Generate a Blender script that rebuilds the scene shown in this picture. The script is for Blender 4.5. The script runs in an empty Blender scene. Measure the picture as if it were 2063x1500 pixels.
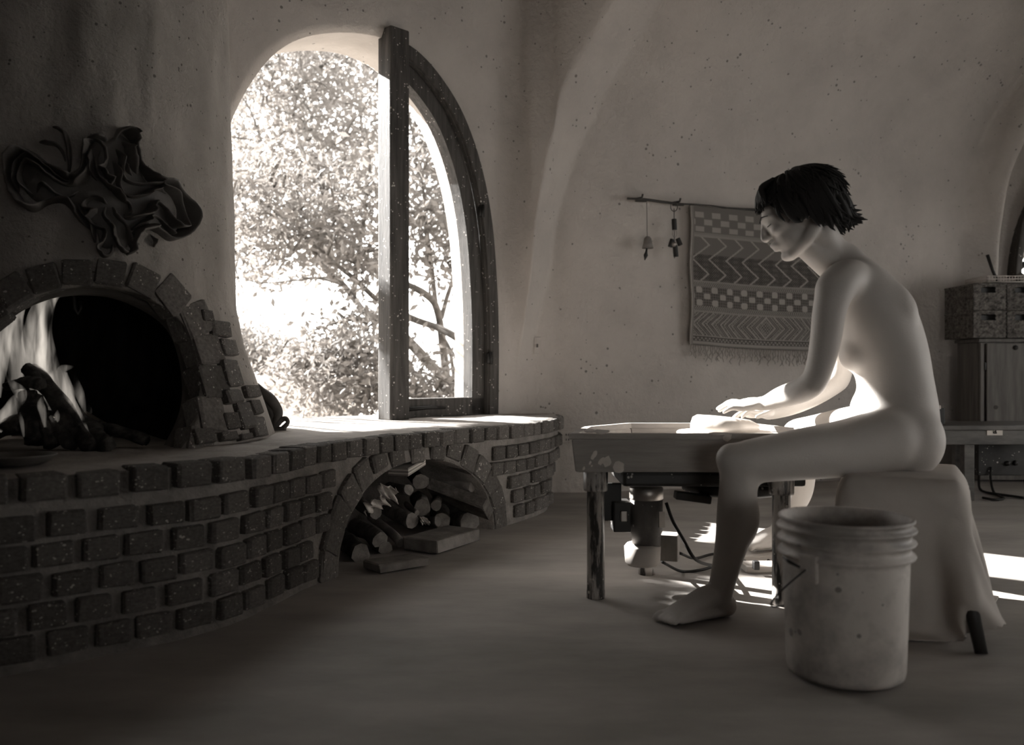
import bpy, bmesh, math, random
import numpy as np
from mathutils import Vector, Matrix
from mathutils.bvhtree import BVHTree

random.seed(7)
rng = np.random.default_rng(7)
SC = bpy.context.scene
COL = SC.collection

# ------------------------------------------------------------------ camera
CAM_Z, FPX = 0.70, 1760.0
cam_d = bpy.data.cameras.new('camera')
cam_d.sensor_fit = 'HORIZONTAL'
cam_d.sensor_width = 36.0
cam_d.lens = 36.0 * FPX / 2063.0
cam_d.clip_start = 0.05
cam_d.dof.use_dof = True
cam_d.dof.focus_distance = 3.4
cam_d.dof.aperture_fstop = 2.4
cam = bpy.data.objects.new('camera', cam_d)
cam.location = (0, 0, CAM_Z)
cam.rotation_euler = (math.radians(90), 0, 0)
COL.objects.link(cam)
SC.camera = cam

# ------------------------------------------------------------------ sky, sun, exposure
wd = bpy.data.worlds.new('sky')
SC.world = wd
wd.use_nodes = True
bg = wd.node_tree.nodes['Background']
bg.inputs[0].default_value = (1.0, 0.975, 0.94, 1)
bg.inputs[1].default_value = 4.2

SUN_AZ = (0.814, -0.581)          # horizontal direction the light travels
SUN_EL = 28.5
sun_d = bpy.data.lights.new('sun', 'SUN')
sun_d.energy = 34.0
sun_d.angle = math.radians(0.6)
sun_d.color = (1.0, 0.985, 0.96)
sun = bpy.data.objects.new('sun', sun_d)
_e = math.radians(SUN_EL)
SUN_DIR = Vector((SUN_AZ[0]*math.cos(_e), SUN_AZ[1]*math.cos(_e), -math.sin(_e))).normalized()
sun.rotation_euler = SUN_DIR.to_track_quat('-Z', 'Y').to_euler()
sun.location = (-6, 9, 8)
COL.objects.link(sun)

vs = SC.view_settings
vs.view_transform = 'Standard'
vs.look = 'None'
vs.exposure = 0.36
vs.gamma = 1.0
vs.use_curve_mapping = False

# ------------------------------------------------------------------ helpers
def ray(x, y):
    return Vector(((x-1031.5)/FPX, 1.0, (750.0-y)/FPX))
def P(x, y, d):
    r = ray(x, y)
    return Vector((r.x*d, d, CAM_Z+r.z*d))
def on_z(x, y, z):
    r = ray(x, y)
    return P(x, y, (z-CAM_Z)/r.z)

def smooth(t):
    t = min(1.0, max(0.0, t))
    return t*t*(3-2*t)

def catmull(pts, n):
    """n samples per segment through pts (numpy arrays)"""
    pts = [np.array(p, float) for p in pts]
    ext = [2*pts[0]-pts[1]] + pts + [2*pts[-1]-pts[-2]]
    out = []
    for i in range(1, len(ext)-2):
        p0, p1, p2, p3 = ext[i-1:i+3]
        for k in range(n):
            t = k/n
            out.append(0.5*((2*p1)+(-p0+p2)*t+(2*p0-5*p1+4*p2-p3)*t*t+(-p0+3*p1-3*p2+p3)*t**3))
    out.append(pts[-1])
    return np.array(out)

def interp(tab, x):
    return float(np.interp(x, [a for a, b in tab], [b for a, b in tab]))

def T(g, k=1.0):
    """grey tone with the print's warm tint"""
    return (g*1.0, g*(1-0.08*k), g*(1-0.155*k), 1)

MATS = {}
def mat(name, lo, hi=None, rough=0.8, scale=6.0, detail=6.0, bump=0.0, bump_scale=None, spec=0.3,
        metal=0.0, speck=None, stretch=None, rand=0.0, coords='Object', k=1.0, contrast=(0.35, 0.68), speck_col=0.62, speck_scale=90.0):
    if name in MATS:
        return MATS[name]
    m = bpy.data.materials.new(name)
    m.use_nodes = True
    nt = m.node_tree
    N, L = nt.nodes, nt.links
    b = N['Principled BSDF']
    b.inputs['Roughness'].default_value = rough
    b.inputs['Metallic'].default_value = metal
    b.inputs['Specular IOR Level'].default_value = spec
    hi = lo if hi is None else hi
    tc = N.new('ShaderNodeTexCoord')
    src = tc.outputs[coords]
    if rand:
        oi = N.new('ShaderNodeObjectInfo')
        add = N.new('ShaderNodeVectorMath'); add.operation = 'ADD'
        mul = N.new('ShaderNodeMath'); mul.operation = 'MULTIPLY'; mul.inputs[1].default_value = 37.0
        L.new(oi.outputs['Random'], mul.inputs[0])
        L.new(src, add.inputs[0]); L.new(mul.outputs[0], add.inputs[1])
        src = add.outputs[0]
    base = src
    if stretch:
        mp = N.new('ShaderNodeMapping')
        mp.inputs['Scale'].default_value = stretch
        L.new(src, mp.inputs['Vector'])
        src = mp.outputs[0]
    nz = N.new('ShaderNodeTexNoise')
    nz.inputs['Scale'].default_value = scale
    nz.inputs['Detail'].default_value = detail
    nz.inputs['Roughness'].default_value = 0.62
    L.new(src, nz.inputs['Vector'])
    cr = N.new('ShaderNodeValToRGB')
    cr.color_ramp.elements[0].position = contrast[0]
    cr.color_ramp.elements[1].position = contrast[1]
    cr.color_ramp.elements[0].color = T(lo, k)
    cr.color_ramp.elements[1].color = T(hi, k)
    L.new(nz.outputs['Fac'], cr.inputs['Fac'])
    col = cr.outputs['Color']
    if rand:
        hv = N.new('ShaderNodeHueSaturation')
        mr = N.new('ShaderNodeMapRange')
        mr.inputs['To Min'].default_value = 1.0-rand
        mr.inputs['To Max'].default_value = 1.0+rand
        L.new(oi.outputs['Random'], mr.inputs['Value'])
        L.new(mr.outputs[0], hv.inputs['Value'])
        L.new(col, hv.inputs['Color'])
        col = hv.outputs['Color']
    if speck:
        vo = N.new('ShaderNodeTexVoronoi')
        vo.inputs['Scale'].default_value = speck_scale
        L.new(base, vo.inputs['Vector'])
        n2 = N.new('ShaderNodeTexNoise'); n2.inputs['Scale'].default_value = speck_scale*0.45
        L.new(base, n2.inputs['Vector'])
        th = N.new('ShaderNodeMapRange'); th.inputs['From Min'].default_value = 0.46; th.inputs['From Max'].default_value = 0.72
        th.inputs['To Min'].default_value = 0.0; th.inputs['To Max'].default_value = speck
        L.new(n2.outputs['Fac'], th.inputs['Value'])
        lt = N.new('ShaderNodeMath'); lt.operation = 'LESS_THAN'
        L.new(vo.outputs['Distance'], lt.inputs[0]); L.new(th.outputs[0], lt.inputs[1])
        mx = N.new('ShaderNodeMix'); mx.data_type = 'RGBA'
        L.new(lt.outputs[0], mx.inputs['Factor'])
        L.new(col, mx.inputs[6]); mx.inputs[7].default_value = T(speck_col)
        col = mx.outputs[2]
    L.new(col, b.inputs['Base Color'])
    if bump:
        nb = N.new('ShaderNodeTexNoise')
        nb.inputs['Scale'].default_value = bump_scale or scale*5
        nb.inputs['Detail'].default_value = 8
        nb.inputs['Roughness'].default_value = 0.65
        L.new(src, nb.inputs['Vector'])
        bp = N.new('ShaderNodeBump')
        bp.inputs['Strength'].default_value = 1.0
        bp.inputs['Distance'].default_value = bump
        L.new(nb.outputs['Fac'], bp.inputs['Height'])
        L.new(bp.outputs['Normal'], b.inputs['Normal'])
    MATS[name] = m
    return m

def tag(o, label=None, cat=None, group=None, kind=None):
    if label: o['label'] = label
    if cat: o['category'] = cat
    if group: o['group'] = group
    if kind: o['kind'] = kind
    return o

def empty(name, loc, label, cat, group=None, rz=0.0):
    o = bpy.data.objects.new(name, None)
    o.location = loc
    o.rotation_euler = (0, 0, rz)
    o.empty_display_size = 0.05
    COL.objects.link(o)
    return tag(o, label, cat, group)

def place(o, parent):
    """parent while keeping the world position (parent carries location / z-rotation only)"""
    if parent is not None:
        o.parent = parent
        pm = parent_matrix(parent)
        o.matrix_parent_inverse = pm.inverted()
    return o
def parent_matrix(p):
    m = Matrix.LocRotScale(p.location, p.rotation_euler, p.scale)
    if p.parent is not None:
        m = parent_matrix(p.parent) @ p.matrix_parent_inverse @ m
    return m

def obj(name, me, m=None, parent=None, shade=True):
    o = bpy.data.objects.new(name, me)
    COL.objects.link(o)
    if m is not None and not me.materials:
        me.materials.append(m)
    if shade:
        me.polygons.foreach_set('use_smooth', [True]*len(me.polygons))
    return place(o, parent)

def mesh_py(name, vs_, fs_):
    me = bpy.data.meshes.new(name)
    me.from_pydata([tuple(v) for v in vs_], [], [tuple(f) for f in fs_])
    me.update()
    return me

def bm_mesh(name, bm, recalc=True):
    if recalc:
        bmesh.ops.recalc_face_normals(bm, faces=bm.faces)
    me = bpy.data.meshes.new(name)
    bm.to_mesh(me); bm.free()
    return me

def add_box(bm, c, size, rot=None, bevel=0.0, seg=1, taper=None):
    r = bmesh.ops.create_cube(bm, size=1.0)
    vv = r['verts']
    for v in vv:
        if taper is not None and v.co.z < 0:
            v.co.x *= taper; v.co.y *= taper
        v.co = Vector((v.co.x*size[0], v.co.y*size[1], v.co.z*size[2]))
    if bevel > 0:
        ee = list({e for v in vv for e in v.link_edges})
        rr = bmesh.ops.bevel(bm, geom=ee, offset=bevel, segments=seg, affect='EDGES', profile=0.6)
        vv = list({v for f in rr['faces'] for v in f.verts} | {v for v in vv if v.is_valid})
    M = (rot.to_4x4() if rot is not None else Matrix.Identity(4))
    M = Matrix.Translation(Vector(c)) @ M
    for v in vv:
        v.co = M @ v.co
    return vv

def box_obj(name, c, size, m, parent=None, rot=None, bevel=0.004, seg=2, shade=False):
    bm = bmesh.new()
    add_box(bm, c, size, rot, bevel, seg)
    return obj(name, bm_mesh(name, bm), m, parent, shade)

def tube(bm, pts, rad, n=10, cap=True, ref=None, rad2=None, noise=0.0, nseed=0, twist=0.0):
    """swept (elliptical) tube; rad along normal, rad2 along binormal"""
    pts = [Vector(p) for p in pts]
    K = len(pts)
    if not hasattr(rad, '__len__'): rad = [rad]*K
    if rad2 is None: rad2 = rad
    elif not hasattr(rad2, '__len__'): rad2 = [rad2]*K
    tan = []
    for i in range(K):
        t = pts[min(K-1, i+1)]-pts[max(0, i-1)]
        tan.append(t.normalized() if t.length > 1e-9 else Vector((0, 0, 1)))
    nrm = Vector(ref) if ref is not None else (Vector((0, 0, 1)) if abs(tan[0].z) < 0.9 else Vector((1, 0, 0)))
    rr = random.Random(nseed)
    ph = [rr.uniform(0, 6.28) for _ in range(6)]
    rings = []
    for i in range(K):
        nn = (Vector(ref) if ref is not None else nrm)
        nn = nn - tan[i]*nn.dot(tan[i])
        if nn.length < 1e-6:
            nn = tan[i].orthogonal()
        nn.normalize()
        if ref is None: nrm = nn
        bb = tan[i].cross(nn)
        ring = []
        for k in range(n):
            a = 2*math.pi*k/n + twist*i
            f = 1.0
            if noise:
                f = 1+noise*(math.sin(2*a+ph[0]+i*0.31)*0.5+math.sin(3*a+ph[1]-i*0.23)*0.4+math.sin(5*a+ph[2]+i*0.6)*0.3+math.sin(i*0.9+ph[3])*0.3)
            ring.append(bm.verts.new(pts[i]+nn*(math.cos(a)*rad[i]*f)+bb*(math.sin(a)*rad2[i]*f)))
        rings.append(ring)
    for i in range(K-1):
        for k in range(n):
            bm.faces.new((rings[i][k], rings[i][(k+1) % n], rings[i+1][(k+1) % n], rings[i+1][k]))
    if cap:
        bm.faces.new(list(reversed(rings[0])))
        bm.faces.new(rings[-1])
    return rings

def ball(bm, c, r, seg=16, rot=None):
    r = (r, r, r) if not hasattr(r, '__len__') else r
    q = bmesh.ops.create_uvsphere(bm, u_segments=seg, v_segments=max(6, seg//2+2), radius=1.0)
    M = Matrix.Translation(Vector(c)) @ (rot.to_4x4() if rot is not None else Matrix.Identity(4)) @ Matrix.Diagonal((r[0], r[1], r[2], 1))
    for v in q['verts']:
        v.co = M @ v.co
    return q['verts']

def lathe(bm, prof, c, seg=40, closed=False):
    """profile list of (radius, z)"""
    c = Vector(c)
    rings = []
    for (r, z) in prof:
        rings.append([bm.verts.new(c+Vector((r*math.cos(2*math.pi*k/seg), r*math.sin(2*math.pi*k/seg), z))) for k in range(seg)])
    for i in range(len(rings)-1):
        for k in range(seg):
            bm.faces.new((rings[i][k], rings[i][(k+1) % seg], rings[i+1][(k+1) % seg], rings[i+1][k]))
    return rings

def frame_rot(x, y, z):
    return Matrix((Vector(x), Vector(y), Vector(z))).transposed()

def inside(pt, poly):
    x, y = pt; c = False; j = len(poly)-1
    for i in range(len(poly)):
        xi, yi = poly[i]; xj, yj = poly[j]
        if (yi > y) != (yj > y) and x < (xj-xi)*(y-yi)/(yj-yi)+xi:
            c = not c
        j = i
    return c

def wob(x, y, s=0):
    return (math.sin(3.1*x+1.7*y+s)+math.sin(5.3*x-4.1*y+2*s+1)*0.6+math.sin(9.7*x+8.3*y+s*3)*0.35)/1.95

# ------------------------------------------------------------------ materials
M_plaster = mat('plaster', 0.40, 0.54, rough=0.92, scale=2.2, detail=9, bump=0.008, bump_scale=30, spec=0.15, contrast=(0.25, 0.75), speck=0.24, speck_col=0.20, speck_scale=26)
M_earth = mat('dark_earth_render', 0.16, 0.24, rough=0.95, scale=2.5, bump=0.004, spec=0.1)
M_chimney = mat('chimney_plaster', 0.26, 0.40, rough=0.95, scale=3.5, detail=9, bump=0.012, bump_scale=40, spec=0.1, contrast=(0.25, 0.75), speck=0.28, speck_col=0.13, speck_scale=45)
M_floor = mat('concrete_floor', 0.20, 0.42, rough=0.62, scale=1.6, detail=9, bump=0.0015, bump_scale=30, spec=0.35, contrast=(0.3, 0.72), stretch=(0.7, 1.6, 1))
M_brick = mat('old_brick', 0.10, 0.18, rough=0.9, scale=9, detail=8, bump=0.004, bump_scale=60, spec=0.2, rand=0.25, speck=0.42, speck_col=0.50, speck_scale=9)
M_mortar = mat('mortar', 0.17, 0.29, rough=0.95, scale=14, detail=8, bump=0.006, bump_scale=90, spec=0.1)
M_slab = mat('bench_slab', 0.24, 0.42, rough=0.85, scale=5, detail=9, bump=0.006, bump_scale=40, spec=0.2, contrast=(0.3, 0.65))
M_soot = mat('soot', 0.006, 0.016, rough=0.95, scale=6, bump=0.003, spec=0.05, stretch=(3, 3, 0.5))
M_lining = mat('lining', 0.085, 0.13, rough=0.9, scale=8, bump=0.003, spec=0.1)
M_wood = mat('dark_wood', 0.045, 0.10, rough=0.7, scale=7, detail=8, bump=0.002, spec=0.25, stretch=(6, 6, 0.5), speck=0.35, speck_col=0.5, speck_scale=60)
M_log = mat('firewood_bark', 0.05, 0.14, rough=0.95, scale=16, detail=8, bump=0.008, bump_scale=45, spec=0.1, rand=0.3)
M_split = mat('split_wood', 0.12, 0.24, rough=0.9, scale=10, detail=7, bump=0.004, spec=0.15, rand=0.25, stretch=(1, 1, 1))
M_endgrain = mat('end_grain', 0.12, 0.22, rough=0.9, scale=30, bump=0.002, spec=0.1, rand=0.2)
M_char = mat('charred_wood', 0.015, 0.10, rough=0.9, scale=22, detail=9, bump=0.010, bump_scale=40, spec=0.25, contrast=(0.42, 0.75))
M_clay_dark = mat('dark_ceramic', 0.07, 0.13, rough=0.5, scale=7, bump=0.002, spec=0.3)
M_skin = mat('skin', 0.46, 0.50, rough=0.55, scale=3, bump=0.0006, bump_scale=220, spec=0.35, k=0.9)
M_hair = mat('hair', 0.008, 0.014, rough=0.75, scale=30, spec=0.35, stretch=(1, 1, 0.2))
M_cloth = mat('white_cloth', 0.46, 0.54, rough=0.9, scale=4, bump=0.0008, bump_scale=300, spec=0.1)
M_bucket = mat('bucket_plastic', 0.28, 0.56, rough=0.55, scale=5, detail=10, spec=0.35, bump=0.0006, contrast=(0.42, 0.60), speck=0.30, speck_col=0.24, speck_scale=26)
M_black = mat('black_plastic', 0.012, 0.02, rough=0.5, scale=8, spec=0.4)
M_blackspl = mat('splashed_black_metal', 0.012, 0.03, rough=0.5, scale=10, spec=0.4, speck=0.34, speck_col=0.40, speck_scale=70)
M_pipe = mat('clay_splashed_pipe', 0.03, 0.40, rough=0.5, scale=11, detail=7, spec=0.5, stretch=(3, 3, 0.5), contrast=(0.47, 0.55), speck=0.3, speck_col=0.5, speck_scale=60)
M_steel = mat('dull_steel', 0.34, 0.42, rough=0.38, metal=0.85, scale=12, spec=0.5)
M_traywood = mat('tray_wood', 0.26, 0.44, rough=0.6, scale=4, detail=8, bump=0.0012, spec=0.35, stretch=(0.7, 3, 7), contrast=(0.3, 0.7))
M_clayspot = mat('dried_clay', 0.58, 0.68, rough=0.95, scale=20, bump=0.001, spec=0.1)
M_clay = mat('wet_clay', 0.62, 0.70, rough=0.35, scale=10, bump=0.001, spec=0.5)
M_offwhite = mat('off_white_paint', 0.5, 0.6, rough=0.6, scale=8, spec=0.3)
M_cord = mat('black_cord', 0.012, 0.02, rough=0.6, scale=5)
M_paper = mat('paper', 0.55, 0.62, rough=0.95, scale=6)
M_ink = mat('ink', 0.01, 0.012, rough=0.9)
M_cabinet = mat('cabinet_wood', 0.10, 0.17, rough=0.6, scale=4, detail=7, bump=0.001, stretch=(7, 7, 0.6), spec=0.3)
M_basket = mat('woven_rush', 0.05, 0.22, rough=0.9, scale=40, bump=0.003, spec=0.15, rand=0.1)
M_bark = mat('tree_bark', 0.07, 0.16, rough=0.95, scale=14, bump=0.01, spec=0.1)
M_ground = mat('dry_ground', 0.35, 0.5, rough=0.95, scale=1.5, bump=0.01, spec=0.1)
M_rod = mat('dark_rod', 0.03, 0.06, rough=0.6, scale=20)
M_fringe = mat('fringe_yarn', 0.26, 0.34, rough=0.95, scale=30)

def leaf_material():
    m = bpy.data.materials.new('leaves'); m.use_nodes = True
    nt = m.node_tree; N, L = nt.nodes, nt.links
    out = N['Material Output']; b = N['Principled BSDF']
    b.inputs['Base Color'].default_value = T(0.13)
    b.inputs['Roughness'].default_value = 0.5
    tr = N.new('ShaderNodeBsdfTranslucent'); tr.inputs[0].default_value = T(0.22)
    mx = N.new('ShaderNodeMixShader'); mx.inputs[0].default_value = 0.4
    L.new(b.outputs[0], mx.inputs[1]); L.new(tr.outputs[0], mx.inputs[2])
    L.new(mx.outputs[0], out.inputs['Surface'])
    return m
M_leaf = leaf_material()

def glass_material(name, alpha=0.12, tint=0.95):
    m = bpy.data.materials.new(name); m.use_nodes = True
    nt = m.node_tree; N, L = nt.nodes, nt.links
    out = N['Material Output']; b = N['Principled BSDF']
    b.inputs['Base Color'].default_value = T(0.5)
    b.inputs['Roughness'].default_value = 0.6
    tr = N.new('ShaderNodeBsdfTransparent'); tr.inputs[0].default_value = (tint, tint, tint, 1)
    nz = N.new('ShaderNodeTexNoise'); nz.inputs['Scale'].default_value = 3.5; nz.inputs['Detail'].default_value = 6
    mr = N.new('ShaderNodeMapRange'); mr.inputs['From Min'].default_value = 0.45; mr.inputs['From Max'].default_value = 0.8
    mr.inputs['To Min'].default_value = 0.02; mr.inputs['To Max'].default_value = alpha
    L.new(nz.outputs['Fac'], mr.inputs['Value'])
    mx = N.new('ShaderNodeMixShader')
    L.new(mr.outputs[0], mx.inputs[0]); L.new(tr.outputs[0], mx.inputs[1]); L.new(b.outputs[0], mx.inputs[2])
    L.new(mx.outputs[0], out.inputs['Surface'])
    return m
M_glass = glass_material('window_glass', 0.16)

def flame_material():
    m = bpy.data.materials.new('flame'); m.use_nodes = True
    nt = m.node_tree; N, L = nt.nodes, nt.links
    for n in list(N):
        if n.type == 'BSDF_PRINCIPLED': N.remove(n)
    out = N['Material Output']
    tc = N.new('ShaderNodeTexCoord')
    mp = N.new('ShaderNodeMapping'); mp.inputs['Scale'].default_value = (34, 34, 6)
    nz = N.new('ShaderNodeTexNoise'); nz.inputs['Scale'].default_value = 1.0; nz.inputs['Detail'].default_value = 3
    nz.inputs['Distortion'].default_value = 0.6
    mr = N.new('ShaderNodeMapRange'); mr.inputs['From Min'].default_value = 0.40; mr.inputs['From Max'].default_value = 0.68
    mr.inputs['To Min'].default_value = 0.15; mr.inputs['To Max'].default_value = 14.0
    em = N.new('ShaderNodeEmission'); em.inputs[0].default_value = (1.0, 0.91, 0.80, 1)
    L.new(tc.outputs['Object'], mp.inputs[0]); L.new(mp.outputs[0], nz.inputs['Vector'])
    L.new(nz.outputs['Fac'], mr.inputs['Value']); L.new(mr.outputs[0], em.inputs['Strength'])
    L.new(em.outputs[0], out.inputs['Volume'])
    return m
M_flame = flame_material()

# ================================================================== STRUCTURE
BENCH_Z = 0.462

# ---- floor
def grid_plane(x0, x1, y0, y1, z, nx, ny, amp=0.0):
    v = []; f = []
    for j in range(ny+1):
        for i in range(nx+1):
            x = x0+(x1-x0)*i/nx; y = y0+(y1-y0)*j/ny
            v.append((x, y, z+amp*wob(x, y)))
    for j in range(ny):
        for i in range(nx):
            a = j*(nx+1)+i
            f.append((a, a+1, a+nx+2, a+nx+1))
    return v, f
fv, ff = grid_plane(-2.7, 4.6, -1.7, 6.6, 0.0, 4, 4)
tag(obj('floor', mesh_py('floor', fv, ff), M_floor, None, False), kind='structure')

# ---- window wall (left), with the tall arched opening
WA = Vector((-1.027, 4.19, 0)); WW = Vector((0.721, 0.693, 0)); WN = Vector((0.693, -0.721, 0))
W_IN, W_OUT = 0.08, -0.26
def wall_pt(t, z, off):
    return WA + WW*t + WN*off + Vector((0, 0, z))
def px_wall(x, y, off):
    r = ray(x, y)
    o = WA + WN*off
    k = o.dot(WN)/(r.dot(WN))
    p = r*k
    return ((p-o).dot(WW), CAM_Z + r.z*k)
ARCH_PX = [(996, 845), (997, 760), (997, 680), (994, 580), (984, 450), (962, 335), (927, 235), (882, 160), (832, 106),
           (775, 76), (730, 66), (680, 64), (625, 71), (580, 90), (540, 124), (502, 178), (470, 240), (448, 310), (436, 420), (430, 600), (425, 860)]
arch = [px_wall(x, y, W_IN) for x, y in ARCH_PX]
arch[0] = (arch[0][0], BENCH_Z-0.03)
arch[-1] = (arch[-2][0]-0.01, BENCH_Z-0.03)
ARCH = [tuple(p) for p in catmull(arch, 5)]
def radial_wall(hole, t0, t1, z0, z1, off, rings=6):
    cx = sum(p[0] for p in hole)/len(hole); cz = 1.3
    loop = list(hole)
    # close along the sill
    n_s = 10
    a, b = loop[-1], loop[0]
    for i in range(1, n_s):
        loop.append((a[0]+(b[0]-a[0])*i/n_s, a[1]+(b[1]-a[1])*i/n_s))
    outer = []
    for (x, z) in loop:
        dx, dz = x-cx, z-cz
        k = 1e9
        if dx > 0: k = min(k, (t1-cx)/dx)
        if dx < 0: k = min(k, (t0-cx)/dx)
        if dz > 0: k = min(k, (z1-cz)/dz)
        if dz < 0: k = min(k, (z0-cz)/dz)
        outer.append((cx+dx*k, cz+dz*k))
    return loop, outer
loop, outer = radial_wall(ARCH, -1.25, 1.50, 0.0, 3.4, W_IN)
v = []; f = []
R = 8; nL = len(loop)
soft = 0.035
for k in range(R+1):
    u = (k/R)**1.6
    for (a, b) in zip(loop, outer):
        t = a[0]+(b[0]-a[0])*u; z = a[1]+(b[1]-a[1])*u
        dist = math.hypot(t-a[0], z-a[1])
        off = W_IN + 0.012*wob(t*1.3, z*1.3)*(1-smooth((t-0.85)/0.3)) + 0.10*max(0, z-2.1)**2 - soft*max(0, 1-dist/0.05)**2*0.6
        v.append(wall_pt(t, z, off))
for k in range(R):
    for i in range(nL):
        j = (i+1) % nL
        f.append((k*nL+i, k*nL+j, (k+1)*nL+j, (k+1)*nL+i))
base = len(v)
for q in range(3):
    offq = W_IN-0.012 + (W_OUT-W_IN)*(q/2.0)
    for (t, z) in loop:
        v.append(wall_pt(t, z, offq - (0.012 if q == 0 else 0)))
for q in range(2):
    for i in range(nL):
        j = (i+1) % nL
        f.append((base+q*nL+i, base+(q+1)*nL+i, base+(q+1)*nL+j, base+q*nL+j))
for i in range(nL):
    j = (i+1) % nL
    f.append((i, base+i, base+j, j))
# outer face of the wall
base2 = len(v)
for (t, z) in outer:
    v.append(wall_pt(t, z, W_OUT))
for i in range(nL):
    j = (i+1) % nL
    f.append((base+2*nL+i, base2+i, base2+j, base+2*nL+j))
me = mesh_py('wall_left', v, f)
tag(obj('wall_left', me, M_plaster), kind='structure')

# ---- tapestry wall (back) with its swelling ribs
back_pts = [(-0.118, 4.955), (-0.05, 5.018), (0.05, 5.075), (0.22, 5.10), (0.45, 5.11), (1.04, 5.27), (2.0, 5.62), (2.95, 5.97), (3.30, 6.10), (3.62, 6.12), (4.05, 5.85), (4.38, 5.3), (4.45, 4.8)]
BC = catmull(back_pts, 14)
seg = np.linalg.norm(np.diff(BC, axis=0), axis=1)
BS = np.concatenate([[0], np.cumsum(seg)])
def back_at(s):
    x = np.interp(s, BS, BC[:, 0]); y = np.interp(s, BS, BC[:, 1])
    e = 0.03
    dx = np.interp(s+e, BS, BC[:, 0])-np.interp(s-e, BS, BC[:, 0])
    dy = np.interp(s+e, BS, BC[:, 1])-np.interp(s-e, BS, BC[:, 1])
    l = math.hypot(dx, dy)
    return x, y, dy/l, -dx/l
_sl = np.linspace(0, BS[-1], 900)
_slope = np.array([back_at(s)[0]/back_at(s)[1] for s in _sl])
def px_back(x, y):
    q = (x-1031.5)/FPX
    i = int(np.argmax(_slope >= q)) if (_slope >= q).any() else len(_sl)-1
    s = _sl[i]; yy = back_at(s)[1]
    return s, CAM_Z+(750-y)/FPX*yy
def table(px):
    t = sorted([(px_back(x, y)[1], px_back(x, y)[0]) for x, y in px])
    return t
RIB1 = table([(1040, 720), (1046, 620), (1064, 470), (1095, 320), (1136, 190), (1180, 80), (1222, -20), (1290, -160)])
RIB2 = table([(1983, 620), (1985, 480), (1990, 360), (2005, 250), (2035, 150), (2080, 40), (2140, -100)])
def back_disp(s, z):
    d = 0.010*wob(s*1.1, z*1.2, 2)*smooth(s/0.3) + 0.10*max(0, z-2.1)**2 + 0.55*smooth((s-0.15)/1.3)*max(0, z-1.9)**2
    # rib between the window bay and the tapestry apse
    c = interp(RIB1, z)
    A = 0.20*smooth((z-0.55)/0.9)
    wl = 0.50+0.30*smooth((z-1.3)/1.3); wr = 0.10+0.05*smooth((z-0.8)/0.5)+0.12*smooth((z-1.6)/1.2)
    if s < c: d += A*max(0, 1-(c-s)/wl)**1.2*smooth((s-0.02)/0.22)
    else: d += A*max(0, 1-(s-c)/wr)
    c = interp(RIB2, z)
    A = 0.10+0.12*smooth((z-1.2)/1.4)
    wl = 0.22; wr = 0.10+0.2*smooth((z-1.6)/1.5)
    if s < c: d += A*smooth(1-(c-s)/wl)
    else: d += A*smooth(1-(s-c)/wr)
    return d
NS, NZ = 420, 90
# opening for the far right window, in (s, z)
W2 = [px_back(x, y) for x, y in [(2030, 572), (2036, 520), (2047, 440), (2060, 360)]]
W2C = (W2[0][0]+0.42, 1.25)
def in_w2(s, z):
    return ((s-W2C[0])/0.40)**2+((z-1.32)/0.82)**2 < 1 and z > 1.30
v = []; f = []
for j in range(NZ+1):
    z = 3.4*j/NZ
    for i in range(NS+1):
        s = BS[-1]*i/NS
        x, y, nx, ny = back_at(s)
        d = back_disp(s, z)
        v.append((x+nx*d, y+ny*d, z))
for j in range(NZ):
    for i in range(NS):
        s = BS[-1]*(i+0.5)/NS; z = 3.4*(j+0.5)/NZ
        if in_w2(s, z): continue
        a = j*(NS+1)+i
        f.append((a, a+1, a+NS+2, a+NS+1))
me_back = mesh_py('wall_back', v, f)
BVH_BACK = BVHTree.FromPolygons([Vector(p) for p in v], f)
tag(obj('wall_back', me_back, M_plaster), kind='structure')
def hit_back(x, y, lift=0.0):
    r = ray(x, y).normalized()
    loc, nrm, idx, d = BVH_BACK.ray_cast(Vector((0, 0, CAM_Z)), r)
    if nrm.y > 0: nrm = -nrm
    return loc+nrm*lift, nrm

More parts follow.
